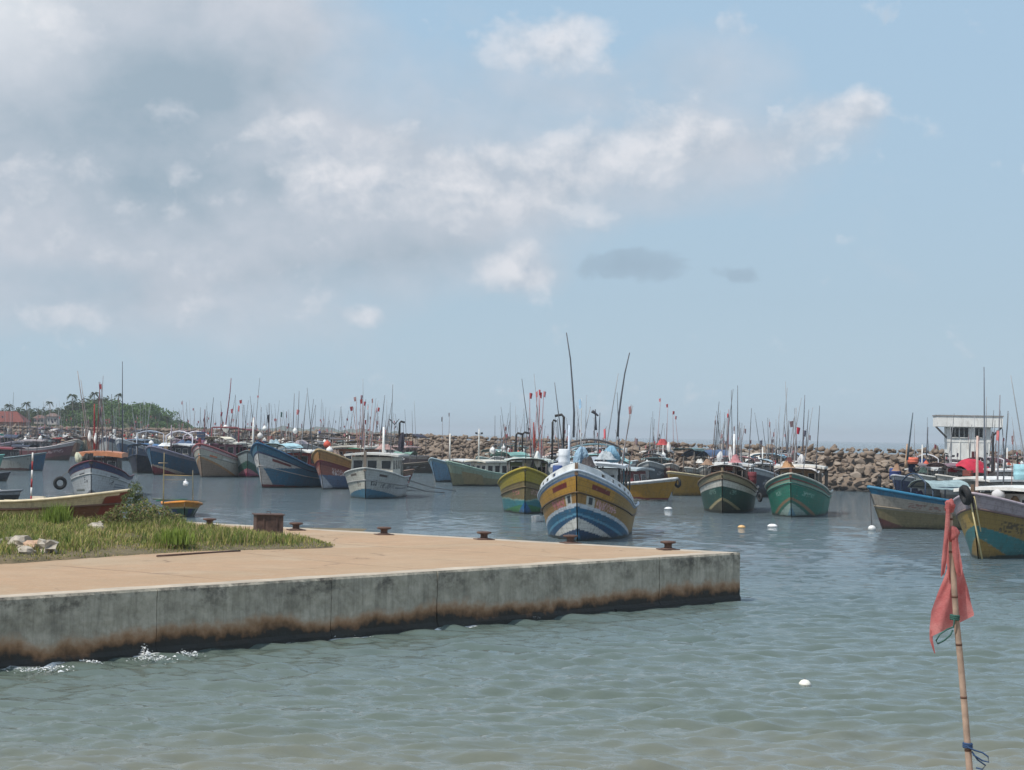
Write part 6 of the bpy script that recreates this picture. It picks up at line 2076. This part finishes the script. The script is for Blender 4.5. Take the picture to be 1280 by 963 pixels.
# ------------------------------------------------------------------ boats of the far rows
FAR = [
    # label, stem, phi, L, B, fb, fbow, hull, band, roof/cabin colours, canopy colour, flags
    ('far maroon boat with a white stripe, behind the blue bow at the shore side', (86, 576), 58, 10, 3.2, 1.3, 2.1, (100, 52, 62), (176, 170, 172), (160, 150, 150), None, 1),
    ('far dark grey boat lying side on beside the maroon one', (70, 573), 66, 9, 3, 1.3, 1.8, (66, 72, 80), (150, 156, 158), (120, 120, 128), (60, 70, 92), 1),
    ('far black and lilac boat crowded against the shore below the red roofed shed', (24, 571), 30, 10, 3.2, 1.4, 2.0, (52, 50, 60), (150, 140, 152), (140, 128, 140), (70, 60, 74), 2),
    ('far blue boat with a cream cabin below the lone thin palm', (44, 570), -20, 10, 3.2, 1.4, 2.2, (50, 82, 120), (196, 190, 180), (214, 204, 184), (88, 96, 110), 2),
    ('far white boat with a dark awning, just in front of the headland rocks', (58, 570), 10, 10, 3.2, 1.4, 2.3, (190, 190, 188), (70, 80, 100), (196, 190, 190), (70, 64, 80), 2),
    ('far grey blue boat with a pale dome cover near the shore', (76, 569), -12, 10, 3.2, 1.4, 2.3, (92, 112, 126), (190, 196, 196), (170, 180, 180), (150, 166, 170), 2),
    ('far brown boat with a red cabin, behind the white boat with the orange roof', (94, 571), 20, 10, 3.2, 1.4, 2.2, (112, 84, 72), (180, 170, 160), (150, 66, 66), (196, 190, 186), 1),
    ('far white hulled boat whose cabin shows over the orange roof', (134, 574), -10, 11, 3.4, 1.5, 2.6, (186, 188, 186), (72, 84, 110), (206, 200, 196), (128, 108, 104), 2),
    ('far boat with a curved white hoop over a slate blue awning', (152, 576), -25, 11, 3.4, 1.5, 2.5, (70, 92, 120), (196, 200, 204), (120, 140, 160), (104, 126, 150), 2),
    ('far purple red boat behind the deep blue one', (222, 577), -20, 11, 3.4, 1.6, 2.6, (108, 56, 76), (170, 150, 160), (176, 150, 160), (120, 70, 84), 2),
    ('far grey boat with a cream cover between the deep blue and cream grey boats', (240, 574), -15, 11, 3.4, 1.5, 2.5, (120, 124, 126), (190, 188, 180), (222, 214, 196), (150, 140, 130), 2),
    ('far boat with a maroon awning, just behind the cream grey boat', (277, 577), -18, 11, 3.4, 1.5, 2.6, (128, 112, 104), (196, 190, 184), (214, 208, 196), (112, 52, 60), 3),
    ('far white topped boat behind the green wedged bow', (303, 580), -12, 11, 3.4, 1.5, 2.5, (140, 150, 152), (196, 196, 190), (224, 222, 214), (116, 110, 106), 3),
    ('far boat with a dark grey frame, behind the roof of the blue and white one', (381, 585), -22, 11, 3.4, 1.5, 2.6, (106, 110, 118), (180, 180, 180), (200, 200, 196), (86, 84, 90), 3),
    ('far boat with a flat brown awning on tall posts', (420, 589), -18, 12, 3.6, 1.5, 2.6, (118, 100, 90), (180, 172, 160), (160, 140, 120), (122, 104, 84), 2),
    ('far tan boat behind the cream wheelhouse of the white and grey boat', (445, 588), -24, 11, 3.4, 1.5, 2.5, (150, 128, 110), (196, 188, 176), (190, 176, 170), (98, 88, 84), 3),
    ('far boat with a navy awning beside the tall white mast', (475, 590), -28, 11, 3.4, 1.5, 2.5, (110, 96, 100), (190, 186, 180), (186, 160, 156), (44, 44, 62), 2),
    ('long low dark brown boat with a green tarpaulin below the breakwater', (541, 592), 66, 12, 3.2, .9, 1.5, (52, 45, 42), (96, 88, 78), None, (42, 110, 82), 0),
    ('far boat with a teal canopy behind the pale green weathered boat', (602, 597), -25, 11, 3.3, 1.5, 2.3, (96, 130, 132), (170, 186, 180), (186, 196, 190), (96, 156, 150), 2),
    ('far boat with a white cabin between pale green and olive boats', (622, 598), -15, 10, 3.2, 1.5, 2.4, (140, 146, 140), (200, 200, 196), (222, 222, 216), None, 1),
    ('far yellow green boat behind the olive one', (688, 600), -20, 11, 3.3, 1.6, 2.5, (150, 150, 66), (190, 188, 150), (200, 196, 186), (176, 150, 120), 1),
    ('far boat with a grey tarpaulin behind the big yellow boat', (758, 606), 18, 11, 3.4, 1.5, 2.4, (120, 124, 130), (200, 200, 200), (196, 198, 200), (150, 156, 160), 2),
    ('far boat with a pale blue canopy beyond the big yellow boat', (790, 605), 34, 11, 3.4, 1.5, 2.4, (112, 118, 130), (190, 196, 200), (182, 186, 190), (158, 196, 200), 2),
    ('far grey boat with an arched canopy, in front of the breakwater rocks', (862, 611), -36, 10, 3.2, 1.4, 2.0, (120, 116, 112), (176, 176, 170), (176, 170, 166), (150, 146, 138), 2),
    ('far boat with a blue and white roof between the two green boats', (943, 622), -8, 11, 3.4, 1.5, 2.4, (60, 70, 84), (170, 176, 180), (226, 228, 230), (120, 160, 180), 3),
    ('far boat with a pale canopy behind the stern of the bright sea green boat', (1020, 622), 30, 11, 3.3, 1.4, 2.0, (150, 140, 130), (206, 200, 190), (216, 206, 196), (206, 196, 184), 1),
    ('far boat with a blue hull and a black awning behind the weathered blue rimmed bow', (1122, 624), -30, 10, 3.2, 1.4, 2.0, (52, 70, 112), (180, 184, 190), (200, 200, 196), (60, 40, 48), 1),
    ('far boat with grey tarpaulins beside the lookout building', (1150, 627), -40, 11, 3.4, 1.5, 2.2, (120, 126, 130), (196, 196, 190), (206, 206, 204), (84, 34, 50), 2),
    ('far boat under the red dome shaped tarpaulin', (1178, 628), -46, 11.5, 3.6, 1.5, 2.2, (134, 136, 136), (206, 200, 190), (222, 218, 212), None, 2),
    ('far boat with a long grey awning, below the overhanging white lookout', (1226, 626), -34, 11, 3.4, 1.5, 2.2, (120, 112, 104), (190, 186, 176), (200, 194, 184), (176, 172, 162), 2),
    ('far boat with a bright blue awning at the frame edge behind the white cabin', (1272, 628), -30, 11, 3.4, 1.5, 2.3, (100, 110, 120), (180, 190, 196), (190, 196, 200), (96, 148, 184), 4),
    ('far small white boat outermost on the shore side, under the red roofed shed', (6, 570), 8, 10, 3.2, 1.4, 2.3, (176, 176, 178), (90, 96, 110), (206, 200, 196), (84, 74, 86), 2),
    ('far brick red boat moored under the edge of the red roofed shed', (33, 569), -6, 10, 3.2, 1.5, 2.4, (128, 70, 66), (190, 180, 172), (196, 186, 176), (98, 106, 120), 2),
    ('far tan boat with a lilac awning below the small pale house', (70, 568), 14, 10, 3.2, 1.5, 2.4, (166, 144, 120), (200, 192, 180), (186, 174, 178), (140, 116, 140), 2),
    ('far teal boat below the dark side of the headland wood', (88, 569), -10, 10, 3.2, 1.5, 2.4, (72, 124, 126), (190, 196, 190), (206, 204, 196), (112, 96, 90), 2),
    ('far cream boat with a brown awning straight behind the red poles', (106, 569), 4, 10, 3.2, 1.5, 2.5, (196, 184, 160), (130, 96, 80), (214, 208, 196), (120, 90, 76), 3),
    ('far grey boat with a rust coloured awning in front of the headland rocks', (126, 570), -14, 10, 3.2, 1.5, 2.4, (126, 126, 128), (186, 182, 176), (190, 184, 178), (146, 96, 74), 2),
    ('far slate blue boat with a white hoop under the highest part of the headland', (146, 571), 6, 10, 3.2, 1.5, 2.4, (84, 104, 130), (196, 198, 200), (200, 200, 200), (96, 100, 112), 2),
    ('far white boat with a maroon cabin below the seaward slope of the headland', (166, 572), -8, 10, 3.2, 1.5, 2.4, (190, 190, 186), (120, 66, 72), (140, 74, 80), (176, 166, 170), 3),
    ('far green boat with a grey awning beyond the white hoops', (190, 573), 8, 10, 3.2, 1.5, 2.5, (78, 116, 96), (186, 190, 180), (200, 196, 188), (130, 130, 136), 3),
    ('far ochre boat with a pink grey awning where the headland runs out', (214, 575), -12, 10, 3.2, 1.5, 2.5, (170, 136, 80), (196, 184, 160), (206, 200, 190), (170, 140, 144), 3),
    ('far navy boat with a pale awning beyond the maroon awning', (262, 578), -8, 11, 3.3, 1.5, 2.6, (56, 66, 98), (186, 186, 190), (206, 204, 200), (196, 188, 176), 4),
    ('far rose coloured boat beyond the leaning dark red mast', (292, 579), 6, 11, 3.3, 1.5, 2.6, (160, 104, 104), (200, 190, 186), (210, 204, 196), (120, 108, 112), 4),
    ('far white boat with a charcoal awning beyond the blue bulwark', (330, 581), -8, 11, 3.3, 1.5, 2.6, (186, 188, 190), (80, 90, 110), (210, 208, 204), (70, 68, 74), 4),
    ('far pale blue boat with a tan awning beyond the white wheelhouse roof', (362, 582), 8, 11, 3.3, 1.5, 2.6, (130, 160, 180), (196, 198, 196), (206, 204, 198), (160, 136, 110), 4),
    ('far red brown boat with a white awning beyond the big orange red float', (398, 584), -10, 11, 3.3, 1.5, 2.6, (120, 72, 60), (190, 180, 170), (200, 192, 184), (206, 202, 196), 4),
    ('far olive boat with a dark awning beyond the flat brown awning', (436, 586), 6, 11, 3.3, 1.5, 2.6, (120, 122, 80), (184, 180, 160), (196, 190, 176), (84, 80, 80), 3),
    ('far blue grey boat with a pinkish awning beyond the cream wheelhouse', (466, 587), -8, 11, 3.3, 1.5, 2.6, (104, 120, 140), (190, 190, 190), (200, 196, 192), (172, 134, 130), 3),
    ('far grey boat with a white cabin beyond the mustard boat and its tarpaulin', (884, 612), -16, 10, 3.2, 1.4, 2.2, (128, 122, 116), (190, 186, 178), (216, 214, 208), (150, 124, 116), 2),
    ('far brown boat with clear pale cabin beyond the white band of the dark green boat', (918, 613), 10, 10, 3.2, 1.4, 2.2, (116, 92, 78), (186, 180, 170), (210, 206, 198), (140, 146, 156), 3),
    ('far white boat with a blue grey awning beyond the bright sea green boat', (968, 614), -10, 10, 3.2, 1.4, 2.2, (180, 182, 182), (110, 130, 150), (214, 214, 210), (120, 140, 160), 3),
    ('far teal grey boat with a tan awning glimpsed beyond the olive and teal boat', (645, 600), -12, 10, 3.2, 1.5, 2.4, (96, 124, 124), (190, 190, 180), (206, 204, 196), (168, 140, 108), 2),
    ('far white boat with a rust brown awning between olive boat and big yellow bow', (702, 606), 10, 10, 3.2, 1.5, 2.4, (184, 184, 180), (104, 116, 130), (214, 212, 206), (150, 98, 76), 2),
    ('far slate boat with a teal grey cabin above the low yellow boat', (812, 607), -8, 10, 3.2, 1.5, 2.4, (98, 108, 118), (180, 184, 184), (140, 164, 166), (130, 138, 146), 3),
    ('far dull red boat with a pale awning over the bow of the low yellow boat', (836, 607), 12, 10, 3.2, 1.4, 2.2, (124, 74, 68), (190, 182, 174), (206, 200, 194), (196, 190, 182), 2),
]
fcols = (RED, PINK, PINK, BLK, (70, 70, 84), (150, 130, 134), (140, 70, 80), (90, 90, 100))
for (lab, st, phi, L, B, fb, fbow, hc, bc, cab, can, nf_) in FAR:
    big = 1.28 if st[1] < 592 and fbow > 1.9 else 1.0
    fb, fbow, B = fb * big, fbow * big, B * (1 + (big - 1) * .5)
    b = Boat(lab, st, phi, L=L, B=B, fb=fb, fbow=fbow, rake=.32, res=(46, 22), gun=bc, gr=.09, paint=[('all', hc), ('t', .84, 1.01, bc), ('text', 0, 1, 3.2, .5, .68, tuple(int((a + 255) / 2) for a in hc), 4.0), ('chevt', .34, .05, tuple(int(a * .6) for a in hc)), ('z', -1, .14, (38, 38, 42))])
    far_small = st[1] < 580
    if cab:
        b.house(-L * .27, L * .04, B * .68, 1.45, tuple(int(v * .8) for v in cab), cab, zb=b.dz(0), front=2, side=3)
    if can:
        b.canopy(-L * .46, -L * .24, B * .78, b.dz(0) + (2.35 if big == 1 else 2.9), can, posts=2, camber=b.rng.uniform(.05, .4))
        if b.rng.random() < .6:
            b.canopy(L * .06, L * .24, B * .6, b.dz(0) + 1.9, tuple(int(v * .5 + 90) for v in can), posts=2, camber=.2)
    if b.rng.random() < .75:
        b.hoop(-L * .02 - .3, B * .72, b.dz(0) + 2.5, b.rng.choice([(70, 66, 70), (196, 196, 200), (120, 90, 84), (90, 96, 104)]), b.rng.uniform(.05, .4), .055)
    if nf_:
        b.mast(L * .06, b.rng.uniform(-.4, .4), b.dz(0) + .3, b.dz(0) + b.rng.uniform(2.6, 3.8), b.rng.choice([(216, 214, 208), (150, 150, 150), (96, 90, 90)]), .07, b.rng.random() < .6)
        b.rig(5 if nf_ < 4 else 7, nf_ + 2, fcols, (b.dz(0) + 5.4) if st[0] < 700 else b.dz(0) + 4.4)
        b.exhaust(Vector((-L * .22, B * .25, b.dz(0) + 1.4)), 1.5, d=(0, .3), r=.06)
    # gear on board: one heap and one float each, told apart by their boat
    short = lab.replace('far ', '', 1)
    cut = ' '.join(short.split()[:9])
    while cut.split()[-1] in ('a', 'the', 'with', 'and', 'of', 'in', 'at', 'on', 'beside', 'behind', 'between', 'below', 'just', 'whose', 'against', 'front', 'near', 'under', 'over', 'an'):
        cut = ' '.join(cut.split()[:-1])
    col_ = b.rng.choice([(150, 146, 144), (96, 112, 130), (130, 92, 86), (188, 186, 182), (84, 110, 104), (160, 132, 104)])
    cn = {(150, 146, 144): 'grey', (96, 112, 130): 'slate blue', (130, 92, 86): 'reddish', (188, 186, 182): 'pale', (84, 110, 104): 'greenish', (160, 132, 104): 'tan'}[col_]
    cargo('net_heap', b, (L * b.rng.uniform(.08, .2), b.rng.uniform(-.3, .3), b.dz(L * .2) + .45), (.9, .8, .6), col_, '%s net heap on the %s' % (cn, cut))
    cargo('float', b, (L * -.1, b.rng.uniform(-.8, .8), b.dz(0) + 1.95), (.3, .3, .34), WHITE, 'white float over the cabin of the %s' % ' '.join(cut.split()[:8]))
    gear(b, 6, -L * .4, L * .34, .6, 1.6)
    if 'red dome' in lab:
        dc = b.loc(1214, 583, 1.0)
        g = []
        for i in range(11):
            u = i / 10
            row = []
            for j in range(13):
                v = -1 + 2 * j / 12
                row.append((dc.x + 1.5 - 3.0 * u, dc.y + v * 1.35, dc.z - .5 + 1.15 * max(0, 1 - abs(v) ** 2.4) * math.sin(math.pi * (0.12 + .8 * u)) ** .8 + .03 * math.sin(9 * u + 5 * v)))
            g.append(row)
        b.part(MB().sheet(g, .03), 'tarpaulin', pm((186, 32, 58), .6, .1))
    if 'tarpaulins beside' in lab:
        for (px, py, c_, s_, kd, l_) in ((1141, 580, (214, 110, 84), (.45, .4, .55), 'barrel', 'orange drum among the gear of the far boat beside the lookout building'), (1119, 600, (44, 62, 116), (.5, .5, 1.0), 'barrel', 'dark blue barrel standing in front of the breakwater rocks'), (1176, 587, (220, 220, 216), (.6, .5, .3), 'net_heap', 'white sheet on the far boat beside the lookout building'), (1155, 588, (62, 84, 78), (.7, .5, .5), 'net_heap', 'dark green net on the far boat beside the lookout building')):
            cargo(kd, b, b.loc(px, py, 1.0), s_, c_, l_)

# ------------------------------------------------------------------ floats on the water
def water_float(px, py, r, colr, label, name='mooring_buoy', sq=.85):
    p = at(px, py, 0)
    o = empty(name, (p.x, p.y, r * .12))
    tag(o, label, 'buoy', 'mooring buoys on the open water')
    MB().lathe([(.03, -r * sq), (r * .6, -r * sq * .8), (r * .93, -r * sq * .35), (r, 0), (r * .93, r * sq * .35), (r * .6, r * sq * .8), (.08 * r, r * sq)], n=20).build('body', pm(colr, .45), o)
    MB().lathe([(r * 1.004, -.045 * r), (r * 1.02, 0), (r * 1.004, .045 * r)], n=20).build('seam', pm(tuple(int(v * .6) for v in colr), .6), o)
    MB().torus((0, 0, r * sq + .04 * r), .16 * r, .05 * r, (1, 0, 0), 12, 5).build('ring', pm((90, 88, 86), .5), o)
    return o


water_float(1006, 857, .125, (232, 228, 216), 'small off white ball buoy alone on the open water before the quay corner')
water_float(927, 660, .22, (222, 180, 120), 'orange tan buoy floating in front of the dark green boat', sq=.6)
water_float(965.5, 659, .29, (232, 232, 230), 'flat white buoy floating in front of the bright sea green boat', sq=.5)
water_float(835.5, 637, .28, (230, 232, 234), 'white buoy floating below the low yellow boat', sq=.5)

# mooring lines of the pale boats
for (a0, a1, lab) in (((508, 600), (570, 614), 'thin mooring line slanting to the water from the stern of the white and grey boat'), ((509, 608), (556, 616), 'slack mooring line lying lower beside the slanting one')):
    A = atd(a0[0], a0[1], 148)
    Bp = at(a1[0], a1[1], .05)
    o = MB().tube([A, A.lerp(Bp, .5) + Vector((0, 0, -.15)), Bp], .035, .035, 5).build('mooring_line', pm((84, 84, 84), .9))
    tag(o, lab, 'mooring line')
# outboard rig seen beside the big boat
p = at(672, 652, 0)
r = empty('small_skiff', (p.x, p.y, 0), rad(255))
r.scale = (.62, .62, .8)
tag(r, 'tiny white skiff with a curved dark outboard beside the big yellow boat', 'skiff')
mb = MB()
secs = []
for i in range(9):
    u = i / 8
    w_ = .42 * math.sin(math.pi * min(1, .12 + .8 * u)) ** .6
    secs.append([(1.5 - 3 * u, -w_, .42), (1.5 - 3 * u, -w_ * .8, .05), (1.5 - 3 * u, 0, -.08), (1.5 - 3 * u, w_ * .8, .05), (1.5 - 3 * u, w_, .42)])
mb.sheet(secs, .03).build('hull', pm((206, 206, 202), .6), r)
MB().tube([(-1.5, 0, .7), (-1.7, 0, .5), (-1.75, 0, .1), (-1.6, 0, -.2)], .06, .05, 6).box((-1.5, 0, .78), (.34, .24, .3)).build('outboard', pm((40, 40, 42), .5), r)
MB().box((.2, 0, .32), (.2, .7, .04)).box((-.8, 0, .32), (.2, .7, .04)).build('thwart', pm((150, 146, 140), .7), r)

# ------------------------------------------------------------------ white water along the quay
def foam_mat():
    m, t, bs = base_mat('sea foam')
    bs.inputs['Base Color'].default_value = (.82, .84, .84, 1)
    bs.inputs['Roughness'].default_value = .6
    return m


FOAM = foam_mat()
fr_ = np.random.default_rng(77)
Vf, Ff = [], []
off = 0
for (px, py, wx, up, n_) in ((48, 836, 40, .03, 160), (182, 823, 28, .05, 140), (178, 820, 5, .12, 120), (227, 818, 7, .08, 90), (394, 793, 26, .03, 110), (486, 782, 7, .10, 110), (536, 779, 14, .06, 70), (530, 775, 3, .16, 50), (645, 771, 7, .07, 60), (105, 827, 8, .04, 60)):
    c = at(px, py, .06)
    k = c.y / F
    for _ in range(n_):
        u = fr_.normal(0, .45)
        x = c.x + NEAR.x * u * wx * k - nn.x * 0
        y = c.y + NEAR.y * u * wx * k
        w_ = abs(fr_.normal(0, .22)) * (1.6 if up < .1 else .7)
        x += nn.x * (w_ - .05)
        y += nn.y * (w_ - .05)
        z = .05 + (abs(fr_.normal(0, up)) * max(0, 1 - abs(u)) if up > .05 else fr_.uniform(0, .05))
        s = fr_.uniform(.007, .02)
        d = fr_.normal(size=(3, 3)) * np.array((s * 1.6, s * 1.2, s * .5))
        base = np.array((x, y, z))
        Vf += [base + d[0], base + d[1], base + d[2], base - (d[0] + d[1]) * .5 + np.array((0, 0, s))]
        Ff += [(off, off + 1, off + 2), (off, off + 1, off + 3), (off + 1, off + 2, off + 3), (off, off + 2, off + 3)]
        off += 4
o = link_mesh('foam', np_mesh('foam', np.array(Vf), np.array(Ff, dtype=np.int32)), FOAM)
tag(o, kind='stuff')

# ------------------------------------------------------------------ the flagged pole near the lens
YP = 13.5
k = YP / F
base = atd(1236, 1300, YP)
pts_px = [(1236, 1300), (1222, 1060), (1212, 963), (1207, 900), (1201, 830), (1195, 770), (1191, 710), (1188, 660), (1186, 632)]
r = empty('marker_pole', base)
tag(r, 'slender weathered wooden pole with a torn red flag standing near the shore', 'marker pole')
pts = [atd(x, y, YP) - base for x, y in pts_px]
pts[0].z -= .4
WOOD = mat('weathered pole wood', (.36, .26, .20), .85, .35, 9, .5, (.13, .09, .07))
MB().tube(pts, .0255, .019, 10).build('pole', WOOD, r)
mb = MB()
for i in range(1, 9):
    q0 = pts[i - 1].lerp(pts[i], .4)
    mb.tube([q0 - Vector((0, 0, .008)), q0 + Vector((0, 0, .008))], (.0268 - .0007 * i), (.0268 - .0007 * i), 10)
mb.build('pole_joint', pm((96, 70, 58), .8), r)


def cloth_mat():
    m, t, bs = base_mat('faded red cloth')
    p = geo_pos(t)
    f = noise(t, p, 6, 5, .6)
    c = ramp(t, f, [(.3, lin(196, 106, 106)), (.7, lin(220, 150, 146))])
    w = noise(t, mapping(t, p, (60, 60, 160)), 1.0, 2)
    c = mixc(t, ramp(t, w, [(.4, 0.0), (.7, .25)]), c, lin(120, 40, 42))
    t.links.new(c, bs.inputs['Base Color'])
    bs.inputs['Roughness'].default_value = .9
    tr = t.nodes.new('ShaderNodeBsdfTranslucent')
    t.links.new(c, tr.inputs[0])
    mx = t.nodes.new('ShaderNodeMixShader')
    mx.inputs[0].default_value = .45
    t.links.new(bs.outputs[0], mx.inputs[1])
    t.links.new(tr.outputs[0], mx.inputs[2])
    t.links.new(mx.outputs[0], t.nodes['Material Output'].inputs['Surface'])
    return m


CLOTH = cloth_mat()


def cloth(name, left, right, amp, yo, nx=14, ph=0.0, fray=0.0):
    """cloth between two hanging edges given as photograph points from top to bottom"""
    def resample(P, n):
        P = np.array(P, float)
        s = np.concatenate([[0], np.cumsum(np.hypot(*np.diff(P, axis=0).T))])
        q = np.linspace(0, s[-1], n)
        return np.stack([np.interp(q, s, P[:, 0]), np.interp(q, s, P[:, 1])], -1)
    n = 28
    A, Bq = resample(left, n), resample(right, n)
    g = []
    for i in range(n):
        row = []
        for j in range(nx):
            u = j / (nx - 1)
            q = A[i] * (1 - u) + Bq[i] * u
            yy = YP + yo + amp * math.sin(u * 7 + i * .13 + ph) * (.3 + .7 * i / n) + amp * .5 * math.sin(u * 13 + i * .3)
            p = atd(q[0] + fray * math.sin(i * 2.1 + j), q[1], yy) - base
            row.append(p)
        g.append(row)
    mb = MB().sheet(g, 0.0)
    mb.sm = [True] * len(mb.f)
    return mb.build(name, CLOTH, r)


cloth('flag', [(1189, 690), (1183, 715), (1172, 742), (1164, 765), (1162, 786), (1162.5, 797)], [(1195, 690), (1203, 712), (1210, 736), (1214, 755), (1218, 769), (1217, 770)], .030, .05)
cloth('flag_tail', [(1162, 786), (1162, 800), (1166, 812), (1168, 817)], [(1166, 790), (1166, 800), (1168, 811), (1169, 817)], .004, .05, 4)
cloth('flag_strip', [(1183, 628), (1181, 660), (1177, 700), (1176, 722)], [(1188, 628), (1187, 662), (1184, 700), (1181, 716)], .012, -.04, 6)
cloth('flag_strip', [(1189, 662), (1190, 690), (1195, 716), (1199, 722)], [(1196, 662), (1199, 686), (1203, 708), (1203, 718)], .012, -.03, 6)
cloth('flag_strip', [(1184, 640), (1183, 700), (1186, 728)], [(1190, 640), (1191, 700), (1190, 722)], .010, .045, 6)
mb = MB()
q = atd(1187.5, 633, YP) - base
mb.blob(q, (.036, .036, .05), 5, .4)
mb.build('flag_knot', CLOTH, r)
mb = MB()
q = atd(1191, 668, YP) - base
mb.blob(q, (.04, .04, .06), 8, .5)
mb.build('flag_knot', CLOTH, r)
GREEN = pm((52, 92, 84), .9, .2, 'rope')
BLUE = pm((48, 74, 110), .9, .2, 'rope')


def loops(name, m, ring_px, loop_px, rr):
    mb = MB()
    q = atd(ring_px[0], ring_px[1], YP) - base
    for dz_ in (-.012, 0, .012):
        mb.torus(q + Vector((0, 0, dz_)), .030, .008, (0.1, 0, 1), 14, 5)
    mb.tube([atd(x, y, YP - .04 + .01 * (i % 3)) - base for i, (x, y) in enumerate(loop_px)], rr, rr, 5)
    mb.build(name, m, r)


loops('rope_lashing', GREEN, (1193.5, 772), [(1193, 774), (1192, 784), (1184, 787), (1175, 793), (1170, 801), (1172, 805), (1180, 801), (1188, 794), (1191, 788)], .006)
loops('rope_lashing', BLUE, (1209.5, 932), [(1209, 934), (1218, 938), (1228, 941), (1235, 946), (1236, 953), (1228, 951), (1217, 944), (1215, 940), (1222, 950), (1232, 957), (1228, 962), (1220, 960)], .006)

# ------------------------------------------------------------------ rendering
SC.view_settings.view_transform = 'Standard'
SC.view_settings.look = 'None'
SC.view_settings.exposure = 0.24
SC.view_settings.gamma = 1.0
SC.view_settings.use_curve_mapping = False
SC.render.engine = 'CYCLES'
cy = SC.cycles
cy.use_denoising = True
cy.max_bounces = 6
cy.diffuse_bounces = 2
cy.glossy_bounces = 3
cy.transmission_bounces = 2
cy.volume_bounces = 0
cy.transparent_max_bounces = 6
cy.sample_clamp_indirect = 6.0
